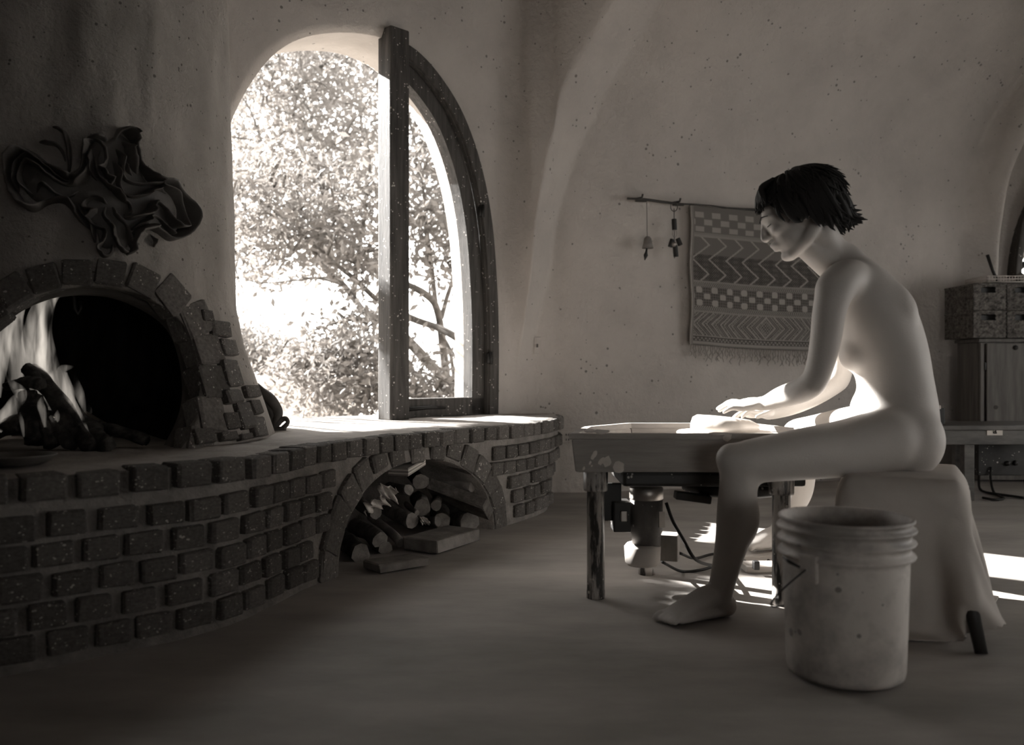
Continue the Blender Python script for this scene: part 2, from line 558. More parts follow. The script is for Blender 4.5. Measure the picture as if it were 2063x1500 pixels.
# ---- the rest of the shell (out of view), with daylight openings on the right and one added behind for fill
REV = -1.0
def panel(name, pts, m=M_plaster):
    me = mesh_py(name, pts, [tuple(range(len(pts)))])
    return tag(obj(name, me, m, None, False), kind='structure')
def wall_with_hole(name, p0, p1, z1, holes, m=None, deep=0.0):
    """vertical wall p0->p1 with rectangular holes (a0,a1,z0,z1) along its length"""
    p0 = Vector((p0[0], p0[1], 0)); p1 = Vector((p1[0], p1[1], 0))
    Ln = (p1-p0).length; d = (p1-p0)/Ln
    xs = sorted({0, Ln} | {h[0] for h in holes} | {h[1] for h in holes})
    zs = sorted({0, z1} | {h[2] for h in holes} | {h[3] for h in holes})
    v = []; f = []
    for z in zs:
        for x in xs: v.append(p0+d*x+Vector((0, 0, z)))
    for j in range(len(zs)-1):
        for i in range(len(xs)-1):
            cx = (xs[i]+xs[i+1])/2; cz = (zs[j]+zs[j+1])/2
            if any(h[0] < cx < h[1] and h[2] < cz < h[3] for h in holes): continue
            a = j*len(xs)+i
            f.append((a, a+1, a+len(xs)+1, a+len(xs)))
    for (a0, a1, h0, h1) in holes:      # reveal, its depth shaped to limit where daylight falls
        q = Vector((-d.y, d.x, 0))*-deep
        cs = [p0+d*a0+Vector((0, 0, h0)), p0+d*a1+Vector((0, 0, h0)), p0+d*a1+Vector((0, 0, h1)), p0+d*a0+Vector((0, 0, h1))]
        b = len(v); v += cs+[c+q*REV for c in cs]
        for k in range(4): f.append((b+k, b+(k+1) % 4, b+4+(k+1) % 4, b+4+k))
    return tag(obj(name, mesh_py(name, v, f), m or M_plaster, None, False), kind='structure')
wall_with_hole('wall_right', (4.45, 4.85), (4.45, -1.6), 3.4, [(0.5, 3.5, 0.4, 1.6)], M_earth, 0.7)
wall_with_hole('wall_rear', (4.45, -1.6), (-2.6, -1.6), 3.4, [(1.2, 3.5, 0.35, 1.45)], M_earth, 2.4)
panel('wall_front', [(-2.6, -1.6, 0), (-2.6, 4.6, 0), (-2.6, 4.6, 3.4), (-2.6, -1.6, 3.4)], M_earth)
panel('ceiling', [(-2.7, -1.7, 3.3), (4.6, -1.7, 3.3), (4.6, 6.3, 3.3), (1.0, 5.9, 3.3), (-0.3, 5.4, 3.3), (-1.9, 3.8, 3.3), (-2.7, 3.1, 3.3)], M_earth)

# ---- window: post, fixed sash with quarter-arch stile, pane
win = bpy.data.objects.new('window_1', None)
win.location = wall_pt(0.6, BENCH_Z, 0.0); COL.objects.link(win)
tag(win, kind='structure')
def wbox(name, t0, t1, z0, z1, o0, o1, m, bevel=0.006):
    rot = frame_rot(WW, WN*-1, (0, 0, 1))
    c = wall_pt((t0+t1)/2, (z0+z1)/2, (o0+o1)/2)
    return box_obj(name, c, (t1-t0, abs(o1-o0), z1-z0), m, win, rot, bevel)
tp0 = px_wall(787, 840, 0.15)[0]; tp1 = tp0+0.118
wbox('post', tp0, tp1, BENCH_Z-0.005, 2.445, 0.04, 0.15, M_wood, 0.008)
# curved sash: offset curves of the arch inside the post-to-wall half
half = [(t, z) for (t, z) in ARCH if t > tp1-0.03]
half = sorted(half, key=lambda q: q[1])
def offset_curve(c, d):
    out = []
    for i, (t, z) in enumerate(c):
        a = c[max(0, i-1)]; b = c[min(len(c)-1, i+1)]
        dx, dz = b[0]-a[0], b[1]-a[1]; l = math.hypot(dx, dz)
        out.append((t-dz/l*d, z+dx/l*d))
    return out
def strip(name, c0, c1, o0, o1, m, parent):
    v = []; f = []
    n = len(c0)
    for (a, b) in zip(c0, c1):
        v += [wall_pt(a[0], a[1], o0), wall_pt(b[0], b[1], o0), wall_pt(b[0], b[1], o1), wall_pt(a[0], a[1], o1)]
    for i in range(n-1):
        for k in range(4):
            f.append((4*i+k, 4*i+(k+1) % 4, 4*i+4+(k+1) % 4, 4*i+4+k))
    f.append((0, 1, 2, 3)); f.append((4*n-1, 4*n-2, 4*n-3, 4*n-4))
    bm = bmesh.new(); bm.from_mesh(mesh_py(name, v, f))
    me = bm_mesh(name, bm)
    return obj(name, me, m, parent, False)
clampt = lambda c: [(max(t, tp1-0.01), z) for t, z in c]
strip('frame', clampt(offset_curve(half, -0.012)), clampt(offset_curve(half, 0.052)), -0.05, 0.10, M_wood, win)
strip('frame_bead', clampt(offset_curve(half, 0.048)), clampt(offset_curve(half, 0.062)), 0.06, 0.085, M_wood, win)
strip('sash', clampt(offset_curve(half, 0.060)), clampt(offset_curve(half, 0.150)), -0.02, 0.055, M_wood, win)
tr = max(t for t, z in half)
wbox('sash_rail', tp1, tr-0.06, BENCH_Z, BENCH_Z+0.10, -0.02, 0.055, M_wood)
wbox('sash_stile', tp1, tp1+0.035, BENCH_Z, 2.0, -0.02, 0.055, M_wood)
pane = [(t, z) for t, z in clampt(offset_curve(half, 0.14))]
pane = [(tp1, BENCH_Z+0.09)]+pane+[(tp1, max(z for t, z in pane))]
me = mesh_py('pane', [wall_pt(t, z, 0.01) for t, z in pane], [tuple(range(len(pane)))])
obj('pane', me, M_glass, win, False)
# latch on the bottom rail and two hinges on the stile
bm = bmesh.new()
tube(bm, [wall_pt(tp1+0.03, BENCH_Z+0.045, 0.07), wall_pt(tp1+0.20, BENCH_Z+0.052, 0.075), wall_pt(tp1+0.30, BENCH_Z+0.047, 0.07)], [0.012, 0.009, 0.007], 8)
ball(bm, wall_pt(tp1+0.03, BENCH_Z+0.045, 0.066), 0.02, 10)
obj('latch', bm_mesh('latch', bm), M_black, win)
for zz in (0.78, 1.60):
    tt = np.interp(zz, [z for t, z in half], [t for t, z in offset_curve(half, 0.056)])
    bm = bmesh.new()
    add_box(bm, wall_pt(tt, zz, 0.09), (0.035, 0.03, 0.06), frame_rot(WW, WN*-1, (0, 0, 1)), 0.006)
    tube(bm, [wall_pt(tt, zz-0.035, 0.11), wall_pt(tt, zz+0.035, 0.11)], 0.009, 8)
    obj('hinge', bm_mesh('hinge', bm), M_black, win)

# ---- fireplace mass (a rounded kiva chimney)
mass_base = [(-2.62, 2.40), (-2.2, 2.43), (-1.85, 2.465), (-1.58, 2.50), (-1.37, 2.54), (-1.22, 2.59), (-1.11, 2.67), (-1.035, 2.77), (-0.985, 2.93), (-0.955, 3.12), (-0.965, 3.35), (-1.05, 3.62), (-1.25, 3.95)]
MC = catmull(mass_base, 9)
RZ = [(0.0, 0.58), (0.462, 0.575), (0.55, 0.55), (0.66, 0.513), (0.81, 0.465), (0.94, 0.438), (1.5, 0.414), (2.4, 0.39), (3.4, 0.37)]
fire = empty('fireplace', (-1.4, 2.7, BENCH_Z), 'rounded plaster fireplace with a brick-ringed arch opening at the left', 'fireplace')
def mass_point(i, z):
    a = MC[max(0, i-1)]; b = MC[min(len(MC)-1, i+1)]
    d = b-a; l = np.linalg.norm(d)
    n = np.array([d[1], -d[0]])/l
    k = interp(RZ, z)-0.53 + 0.008*wob(i*0.12, z*2.1, 4)
    p = MC[i]+n*k
    return Vector((p[0], p[1], z))
MZ = list(np.linspace(0.30, 1.3, 56))+list(np.linspace(1.34, 3.4, 40))
mv = []; mf = []
for z in MZ:
    for i in range(len(MC)): mv.append(mass_point(i, z))
nM = len(MC)
for j in range(len(MZ)-1):
    for i in range(nM-1):
        a = j*nM+i
        mf.append((a, a+1, a+nM+1, a+nM))
BVH_MASS = BVHTree.FromPolygons(mv, mf)
def hit_mass(x, y, lift=0.0):
    loc, nrm, idx, d = BVH_MASS.ray_cast(Vector((0, 0, CAM_Z)), ray(x, y).normalized())
    if loc is None:
        return None, None
    if nrm.dot(ray(x, y)) > 0: nrm = -nrm
    return loc+nrm*lift, nrm
OPEN_PX = [(-75, 935), (-100, 850), (-95, 770), (-55, 700), (0, 648), (40, 615), (75, 597), (115, 583), (155, 576), (200, 575), (248, 581), (299, 600), (345, 628), (375, 661), (393, 707), (402, 757), (403, 808), (390, 859), (362, 915)]
MID_PX = [(-110, 960), (-135, 850), (-130, 760), (-85, 680), (-20, 622), (25, 590), (65, 571), (110, 557), (155, 550), (200, 550), (252, 556), (310, 577), (365, 612), (400, 655), (418, 705), (427, 757), (428, 808), (415, 865), (385, 930)]
def px_of(p):
    return (1031.5+FPX*p.x/p.y, 750-FPX*(p.z-CAM_Z)/p.y)
kf = []
for q in mf:
    c = sum((mv[k] for k in q), Vector())/4
    if not inside(px_of(c), MID_PX): kf.append(q)
obj('chimney_breast', mesh_py('chimney_breast', mv, kf), M_chimney, fire)
INW = Vector((-0.55, 0.83, 0)).normalized()
op = [hit_mass(x, y)[0] for x, y in OPEN_PX]
op = [Vector(p) for p in catmull([tuple(p) for p in op], 4)]
md = [hit_mass(x, y, 0.004)[0] for x, y in MID_PX]
md = [Vector(p) for p in catmull([tuple(p) for p in md], 4)]
bigpx = [(x+(x-150)*0.05+(12 if x > 150 else -12), y-(28 if y < 700 else 0)) for x, y in MID_PX]
def clampz(p): return Vector((p.x, p.y, max(p.z, BENCH_Z-0.02)))
v = []; f = []
def loft(loops, closed_end=False):
    v = []; f = []
    n = len(loops[0])
    for lp in loops: v += [Vector(p) for p in lp]
    for j in range(len(loops)-1):
        for i in range(n-1):
            a = j*n+i
            f.append((a, a+1, a+n+1, a+n))
    return v, f
cen = sum(op, Vector())/len(op); cen.z = 0.60
jamb = [p+INW*0.085 for p in op]
lin1 = [cen+(p-cen)*0.955+INW*0.0 for p in jamb]
lin2 = [p+INW*0.11 for p in lin1]
v, f = loft([[p+Vector((0, 0, 0)) for p in md], op, jamb])
obj('arch_mortar', mesh_py('arch_mortar', v, f), M_mortar, fire)
v, f = loft([jamb, lin1, lin2])
obj('lining', mesh_py('lining', v, f), M_lining, fire)
ch0 = [cen+INW*0.2+(p-lin2[0].lerp(lin2[-1], .5))*1.0 + (lin2[0].lerp(lin2[-1], .5)-cen-INW*0.2) for p in lin2]
ch1 = [p+(p-cen-INW*0.2)*0.18+INW*0.10 for p in ch0]
ch2 = [p+INW*0.42 for p in ch1]
cb = cen+INW*0.72
ch3 = [cb+(p-cb)*0.5 for p in ch2]
ch4 = [cb+(p-cb)*0.02 for p in ch2]
v, f = loft([ch0, ch1, ch2, ch3, ch4])
obj('firebox', mesh_py('firebox', v, f), M_soot, fire)
# iron hook hanging from the crown of the firebox
bm = bmesh.new()
h0 = P(148, 578, 2.95)
tube(bm, [h0, P(150, 600, 2.95), P(152, 622, 2.95), P(158, 632, 2.95), P(164, 622, 2.95), P(163, 606, 2.95)], 0.006, 8)
obj('iron_hook', bm_mesh('iron_hook', bm), M_black, fire)

# ---- brick shapes shared by every brick
def brick_mesh(seed, sx=1, sy=1, sz=1):
    r = random.Random(seed)
    bm = bmesh.new()
    add_box(bm, (0, 0, 0), (sx, sy, sz), None, 0.07, 1)
    for vv in bm.verts:
        vv.co += Vector((r.uniform(-.025, .025), r.uniform(-.03, .03), r.uniform(-.035, .035)))
    return bm_mesh('brick', bm)
BRICKS = [brick_mesh(100+i) for i in range(10)]
for b_ in BRICKS: b_.materials.append(M_brick)
def put_brick(name, c, x, y, z, size, parent):
    o = bpy.data.objects.new(name, random.choice(BRICKS))
    COL.objects.link(o)
    R3 = frame_rot(Vector(x).normalized(), Vector(y).normalized(), Vector(z).normalized())
    M = Matrix.Translation(Vector(c)) @ R3.to_4x4() @ Matrix.Diagonal((size[0], size[1], size[2], 1))
    pm = parent_matrix(parent)
    o.parent = parent
    o.matrix_parent_inverse = pm.inverted()
    o.matrix_world = M
    loc, rot, sca = M.decompose()
    o.location = loc; o.rotation_euler = rot.to_euler(); o.scale = sca
    return o
# voussoirs round the opening: (inner px, outer px, width px)
ring = []
nb = 17
in_s = catmull(OPEN_PX, 6); out_px = [(-145, 960), (-172, 850), (-165, 750), (-115, 660), (-40, 600), (5, 567), (50, 545), (105, 533), (155, 527), (205, 527), (258, 533), (322, 554), (384, 594), (422, 648), (442, 703), (452, 757), (452, 808), (440, 870), (408, 940)]
out_s = catmull(out_px, 6)
L_ = np.concatenate([[0], np.cumsum(np.linalg.norm(np.diff((in_s+out_s)/2, axis=0), axis=1))])
for k in range(nb):
    u = (k+0.5)/nb*L_[-1]
    pi = [np.interp(u, L_, in_s[:, 0]), np.interp(u, L_, in_s[:, 1])]
    po = [np.interp(u, L_, out_s[:, 0]), np.interp(u, L_, out_s[:, 1])]
    a, na = hit_mass(pi[0], pi[1]); b, nb2 = hit_mass(po[0], po[1])
    if a is None or b is None: continue
    if max(a.z, b.z) < BENCH_Z+0.02: continue
    rad = (b-a); nn = (na+nb2).normalized()
    rd = rad.normalized(); tn = nn.cross(rd).normalized(); nn2 = rd.cross(tn)
    du = L_[-1]/nb
    um = [min(L_[-1], u+du/2), max(0, u-du/2)]
    q = []
    for uu in um:
        mx_ = (np.interp(uu, L_, (in_s[:, 0]+out_s[:, 0])/2), np.interp(uu, L_, (in_s[:, 1]+out_s[:, 1])/2))
        q.append(hit_mass(*mx_)[0])
    wdt = (q[0]-q[1]).length*0.93
    c = (a+b)/2 - nn*0.022
    put_brick('arch_brick', c+rd*0.004, tn, rd, nn, (wdt, rad.length*1.02, 0.07), fire)
# the rougher stones set beside the ring, down to the bench
STONES = [(410, 637, 20, 22), (438, 664, 34, 30), (454, 701, 42, 33), (461, 753, 32, 54), (464, 801, 34, 27), (502, 790, 24, 24),
          (487, 839, 26, 52), (460, 849, 28, 33), (515, 862, 30, 38), (455, 880, 33, 17), (488, 881, 22, 12), (509, 822, 18, 28), (405, 880, 40, 30)]
for (x, y, w, h) in STONES:
    c, nn = hit_mass(x, y)
    if c is None: continue
    up = Vector((0, 0, 1)); up = (up-nn*up.dot(nn)).normalized(); tn = up.cross(nn).normalized()
    d = c.y
    l = hit_mass(x-w/2, y)[0]; r = hit_mass(x+w/2, y)[0]
    ww = (r-l).length if (l is not None and r is not None) else w/FPX*d*2
    put_brick('stone', c-nn*0.012, tn, up, nn, (min(ww, 0.13)*0.95, h/FPX*d*1.02, 0.07), fire)

# ================================================================== HEARTH BENCH
bench_pts = [(-2.55, 1.62), (-2.0, 1.70), (-1.5, 1.83), (-1.169, 1.995), (-1.01, 2.137), (-0.835, 2.31), (-0.745, 2.48), (-0.66, 2.80), (-0.575, 3.06), (-0.44, 3.35), (-0.27, 3.62), (-0.075, 3.90), (0.066, 4.13), (0.185, 4.40), (0.255, 4.66), (0.264, 4.84), (0.252, 5.08)]
EC = catmull(bench_pts, 10)
ES = np.concatenate([[0], np.cumsum(np.linalg.norm(np.diff(EC, axis=0), axis=1))])
def edge(s):
    x = np.interp(s, ES, EC[:, 0]); y = np.interp(s, ES, EC[:, 1]); e = 0.04
    dx = np.interp(min(s+e, ES[-1]), ES, EC[:, 0])-np.interp(max(s-e, 0), ES, EC[:, 0]); dy = np.interp(min(s+e, ES[-1]), ES, EC[:, 1])-np.interp(max(s-e, 0), ES, EC[:, 1])
    l = math.hypot(dx, dy)
    return Vector((x, y, 0)), Vector((dx/l, dy/l, 0)), Vector((dy/l, -dx/l, 0))   # point, along, outward (room side)
_es = np.linspace(0, ES[-1], 1500)
_esl = np.array([edge(s)[0].x/edge(s)[0].y for s in _es])
def s_of_px(x):
    q = (x-1031.5)/FPX
    ok = np.where((_esl >= q) & (_es > 1.0))[0]
    return _es[ok[0]]
bench = empty('hearth_bench', (-0.6, 2.9, 0), 'long curving brick hearth bench with an arched firewood nook below the window', 'bench')
sA0, sA1 = s_of_px(682), s_of_px(994)
sAc, aA, bA = (sA0+sA1)/2, (sA1-sA0)/2, 0.352
def in_arch(s, z, k=1.0):
    # wider shoulders on the left as in a hand-laid arch
    return abs((s-sAc)/(aA*k))**2.1+(z/(bA*k))**2.1 < 1
def back_in(z):   # end of the bench steps inward towards the floor
    return 0.0
# mortar core
v = []; f = []
s_lo = 0.0; NSb = 220; NZb = 30
CORE_IN = 0.016
def corbel(s, z):
    # overhanging end by the wall: lower courses pull back
    e = smooth((s-(ES[-1]-0.75))/0.55)
    return -0.10*e*smooth((0.33-z)/0.22)
def face_pt(s, z, out=0.0):
    p, al, nn = edge(s)
    q = p+nn*(out+corbel(s, z))
    return Vector((q.x, q.y, z))
for j in range(NZb+1):
    z = (BENCH_Z-0.008)*j/NZb
    for i in range(NSb+1):
        s = ES[-1]*i/NSb
        v.append(face_pt(s, z, -CORE_IN+0.003*wob(s*9, z*20)))
for j in range(NZb):
    for i in range(NSb):
        s = ES[-1]*(i+0.5)/NSb; z = (BENCH_Z-0.008)*(j+0.5)/NZb
        if in_arch(s, z, 1.12): continue
        a = j*(NSb+1)+i
        f.append((a, a+1, a+NSb+2, a+NSb+1))
obj('mortar_core', mesh_py('mortar_core', v, f), M_mortar, bench)
# nook behind the arch: intrados + vault + floor-standing back
nA = 40
l0 = []; l1 = []; l2 = []
for k in range(nA+1):
    th = math.pi*(1-k/nA)
    cs, sn = math.cos(th), math.sin(th)
    s = sAc+aA*math.copysign(abs(cs)**(2/2.1), cs); z = bA*abs(sn)**(2/2.1)
    l0.append(face_pt(s, z, -0.002)); l1.append(face_pt(sAc+(s-sAc)*1.0, z, -0.12)); l2.append(face_pt(sAc+(s-sAc)*0.92, z, -0.52))
    if k == 0: pass
le = [face_pt(sAc+aA*1.13*math.copysign(abs(math.cos(math.pi*(1-k/nA)))**(2/2.1), math.cos(math.pi*(1-k/nA))), bA*1.13*abs(math.sin(math.pi*(1-k/nA)))**(2/2.1), -CORE_IN+0.001) for k in range(nA+1)]
lb = [p.lerp(Vector((l2[nA//2].x, l2[nA//2].y, 0.02)), 0.97) for p in l2]
v, f = loft([le, l0, l1, l2, lb])
obj('nook', mesh_py('nook', v, f), M_mortar, bench)
# slab on top (reaches under the chimney and to the window)
NSl = 120; NR = 10
v = []; f = []
for i in range(NSl+1):
    s = ES[-1]*i/NSl
    p, al, nn = edge(s)
    # far side of the slab
    u = s/ES[-1]
    far = Vector((np.interp(p.x, [-2.6, -1.2, -0.6, -0.1, 0.3], [-2.6, -2.3, -1.35, -0.42, 0.23]), np.interp(p.x, [-2.6, -1.2, -0.6, -0.1, 0.3], [3.3, 3.4, 4.35, 5.28, 5.12]), 0))
    for k in range(NR+1):
        q = (p-nn*0.012).lerp(far, (k/NR)**1.3)
        zz = BENCH_Z + 0.004*wob(q.x*4, q.y*4, 1) - (0.010 if k == 0 else 0)
        v.append(Vector((q.x, q.y, zz)))
for i in range(NSl):
    for k in range(NR):
        a = i*(NR+1)+k
        f.append((a, a+NR+1, a+NR+2, a+1))
obj('slab', mesh_py('slab', v, f), M_slab, bench)
# courses of bricks (all headers, hand laid)
rb = random.Random(3)
courses = [(0.430, 0.062)]+[(0.338-0.0705*k, 0.058) for k in range(5)]
s_start = 1.05
for ci, (zc, hh) in enumerate(courses):
    s = s_start + (0.055 if ci % 2 else 0.0)
    while s < ES[-1]-0.03:
        wdt = rb.uniform(0.082, 0.098) if ci else rb.uniform(0.080, 0.100)
        gap = rb.uniform(0.012, 0.03) if s < 2.2 else rb.uniform(0.010, 0.018)
        sc_ = s+wdt/2
        s += wdt+gap
        clear = max(abs(zc-hh*0.5), 0)
        if ci and in_arch(sc_, zc, 1.27): continue
        if ci == 1 and in_arch(sc_, zc-0.03, 1.33): continue
        p, al, nn = edge(sc_)
        c = face_pt(sc_, zc+rb.uniform(-.003, .003), -0.043+rb.uniform(-.004, .006)+(0.010 if ci == 0 else 0))
        tz = Vector((rb.uniform(-.03, .03), rb.uniform(-.03, .03), 1)).normalized()
        x = al.copy(); y = -nn
        z = x.cross(y).normalized()
        put_brick('brick', c, x, y, z, (wdt, 0.095, hh*rb.uniform(0.96, 1.04)), bench)
# arch voussoirs of the nook
nv = 15
for k in range(nv):
    th = math.pi*(1-(k+0.5)/nv)
    cs, sn = math.cos(th), math.sin(th)
    rx, rz_ = 1.0, 1.0
    s = sAc+(aA+0.058)*math.copysign(abs(cs)**(2/2.1), cs); z = (bA+0.050)*abs(sn)**(2/2.1)
    if z > 0.375: z = 0.375
    p, al, nn = edge(s)
    c = face_pt(s, max(z, 0.045), -0.040+rb.uniform(-.004, .006))
    rd = (al*cs/aA+Vector((0, 0, 1))*sn/bA).normalized()
    tn = rd.cross(nn).normalized()
    ln = 0.105 if abs(cs) > 0.45 else 0.070
    put_brick('arch_brick', c, tn, nn*-1, tn.cross(nn*-1), (0.082+0.022*abs(cs), 0.09, ln), bench)

# ================================================================== PERSON AT THE WHEEL
FWD = Vector((-0.93, 0.37, 0)).normalized()        # the way the pelvis faces
RGT = Vector((0.37, 0.93, 0)).normalized()         # her right, away from the camera
UP = Vector((0, 0, 1))

def body_loft(bm, secs, n=28, power=2.3):
    """secs: (centre, half width along side, half depth, side vector)"""
    K = len(secs)
    rings = []
    for i, (c, hw, hd, side) in enumerate(secs):
        t = (secs[min(K-1, i+1)][0]-secs[max(0, i-1)][0]).normalized()
        s = (side-t*side.dot(t)).normalized()
        d = t.cross(s).normalized()
        ring = []
        for k in range(n):
            a = 2*math.pi*k/n
            ca, sa = math.cos(a), math.sin(a)
            x = math.copysign(abs(ca)**(2/power), ca); y = math.copysign(abs(sa)**(2/power), sa)
            ring.append(bm.verts.new(c+s*(hw*x)+d*(hd*y)))
        rings.append(ring)
    for i in range(K-1):
        for k in range(n):
            bm.faces.new((rings[i][k], rings[i][(k+1) % n], rings[i+1][(k+1) % n], rings[i+1][k]))
    bm.faces.new(list(reversed(rings[0]))); bm.faces.new(rings[-1])

def limb(bm, pts, rads, per=5, n=18):
    """smooth tapered limb through pts with round ends"""
    q = catmull([list(p)+[r] for p, r in zip(pts, rads)], per)
    tube(bm, [Vector(r[:3]) for r in q], [float(r[3]) for r in q], n)
    ball(bm, pts[0], rads[0]*0.98, 14); ball(bm, pts[-1], rads[-1]*0.98, 14)

bm = bmesh.new()
# --- torso (centres from the spine line, pelvis to neck)
spine = [((1806, 905), 2.690, 0.150, 0.105), ((1803, 868), 2.690, 0.172, 0.128), ((1807, 820), 2.695, 0.148, 0.118), ((1803, 770), 2.70, 0.130, 0.110),
         ((1791, 715), 2.705, 0.136, 0.114), ((1769, 655), 2.71, 0.150, 0.118), ((1741, 598), 2.715, 0.152, 0.105), ((1716, 555), 2.72, 0.125, 0.078), ((1698, 528), 2.72, 0.07, 0.058), ((1684, 508), 2.72, 0.050, 0.050)]
arr = catmull([list(P(x, y, d))+[hw, hd] for (x, y), d, hw, hd in spine], 4)
body_loft(bm, [(Vector(r[:3]), float(r[3]), float(r[4]), RGT) for r in arr])
pel = P(1803, 868, 2.69)
# hips / buttocks
for sgn in (-1, 1):
    ball(bm, pel-FWD*0.036+RGT*(0.083*sgn)+UP*(-0.022), (0.102, 0.090, 0.112), 22, frame_rot(FWD, RGT, UP))
# shoulder blades, chest
for sgn in (-1, 1):
    ball(bm, P(1766, 615, 2.715)+RGT*(0.075*sgn)-FWD*0.055+UP*0.0, (0.055, 0.06, 0.085), 16, frame_rot(FWD, RGT, (UP+FWD*0.4).normalized()))
    ball(bm, P(1748, 700, 2.71)+RGT*(0.052*sgn)+FWD*0.044+UP*-0.020, (0.042, 0.056, 0.056), 18)
# belly
ball(bm, P(1790, 830, 2.70)+FWD*0.018, (0.098, 0.12, 0.10), 20, frame_rot(FWD, RGT, UP))
# --- near (left) leg
hipL = P(1792, 884, 2.585); kneeL = P(1492, 931, 2.47)
limb(bm, [hipL, P(1705, 902, 2.555), P(1610, 915, 2.52), P(1530, 926, 2.485), kneeL], [0.098, 0.086, 0.076, 0.066, 0.060])
ball(bm, P(1472, 925, 2.46), (0.046, 0.044, 0.050), 16)
limb(bm, [P(1490, 935, 2.47), P(1487, 980, 2.475), P(1484, 1030, 2.48), P(1477, 1080, 2.485), P(1466, 1130, 2.49), P(1455, 1175, 2.495), P(1447, 1208, 2.50)],
     [0.056, 0.0545, 0.0575, 0.051, 0.042, 0.037, 0.036])
ball(bm, P(1500, 1040, 2.485), (0.045, 0.05, 0.085), 16)
def foot(bm, ank, heel, toe, side, k=1.0):
    """foot on the floor from heel to toe; side points to the little toe"""
    d = (toe-heel); d.z = 0; L0 = d.length; d.normalize()
    sd = (side-d*side.dot(d)); sd.z = 0; sd.normalize()
    zf = heel.z
    H = lambda u, h, o=0.0: heel+d*(L0*u)+sd*o+Vector((0, 0, h))
    limb(bm, [ank, H(0.10, 0.045)], [0.036*k, 0.034*k], 3)
    ball(bm, H(0.06, 0.034), (0.036*k, 0.036*k, 0.034*k), 14)
    arr = catmull([list(ank+Vector((0, 0, 0.01)))+[0.034, 0.034], list(H(0.33, 0.062))+[0.035, 0.032], list(H(0.55, 0.045))+[0.038, 0.028], list(H(0.78, 0.026))+[0.043, 0.021], list(H(0.88, 0.020))+[0.040, 0.016]], 4)
    body_loft(bm, [(Vector(r[:3]), float(r[3])*k, float(r[4])*k, sd) for r in arr], 20, 2.1)
    body_loft(bm, [(H(0.02, 0.022), 0.026*k, 0.02, sd), (H(0.4, 0.018), 0.032*k, 0.016, sd), (H(0.8, 0.016), 0.044*k, 0.015, sd)], 18, 2.4)
    for i, (o, l, r) in enumerate([(-0.030, 0.235, 0.0125), (-0.010, 0.225, 0.0095), (0.007, 0.205, 0.0090), (0.022, 0.180, 0.0085), (0.035, 0.150, 0.0080)]):
        a = H(0.80, 0.016, o*k); b = H(0.80+l*0.75, 0.012, o*k*1.08)
        limb(bm, [a, a.lerp(b, 0.6)+Vector((0, 0, 0.006)), b], [r*1.1*k, r*1.05*k, r*k], 3, 10)
heelL = on_z(1468, 1240, 0.0); toeL = on_z(1332, 1258, 0.0)
foot(bm, P(1449, 1205, 2.50), heelL+Vector((0, 0, 0.0)), toeL, Vector((0, -1, 0)))
# --- far (right) leg, splayed round the wheel
hipR = pel+RGT*0.10+UP*-0.005+FWD*0.02
kneeR = P(1606, 874, 3.16)
limb(bm, [hipR, hipR.lerp(kneeR, 0.4)+UP*0.004, hipR.lerp(kneeR, 0.75), kneeR], [0.098, 0.082, 0.068, 0.058])
ankR = P(1578, 1050, 3.32)
limb(bm, [kneeR, P(1615, 930, 3.20), P(1610, 985, 3.24), P(1592, 1025, 3.29), ankR], [0.055, 0.052, 0.053, 0.043, 0.036])
heelR = Vector((ankR.x+0.045, ankR.y+0.01, 0.035)); toeR = heelR+Vector((-0.20, -0.05, 0.0))
foot(bm, ankR, heelR, toeR, Vector((0, 1, 0)))
# --- near (left) arm
shL = P(1678, 577, 2.555); elL = P(1642, 770, 2.60); wrL = P(1543, 812, 2.80)
limb(bm, [P(1712, 560, 2.62), P(1690, 572, 2.57), P(1672, 620, 2.555), P(1664, 680, 2.57), P(1654, 730, 2.585), elL], [0.062, 0.058, 0.0505, 0.047, 0.043, 0.040])
ball(bm, shL+UP*-0.01, (0.055, 0.050, 0.062), 16)
limb(bm, [P(1640, 772, 2.60), P(1610, 788, 2.65), P(1576, 799, 2.73), wrL], [0.041, 0.041, 0.034, 0.024])
# --- far (right) arm
shR = P(1690, 580, 2.87); elR = P(1690, 766, 3.06); wrR = P(1556, 831, 2.99)
limb(bm, [P(1712, 565, 2.80), shR, P(1694, 650, 2.94), P(1700, 715, 3.02), elR], [0.06, 0.055, 0.047, 0.043, 0.040])
limb(bm, [elR, P(1645, 794, 3.04), P(1595, 819, 3.01), wrR], [0.040, 0.039, 0.032, 0.024])
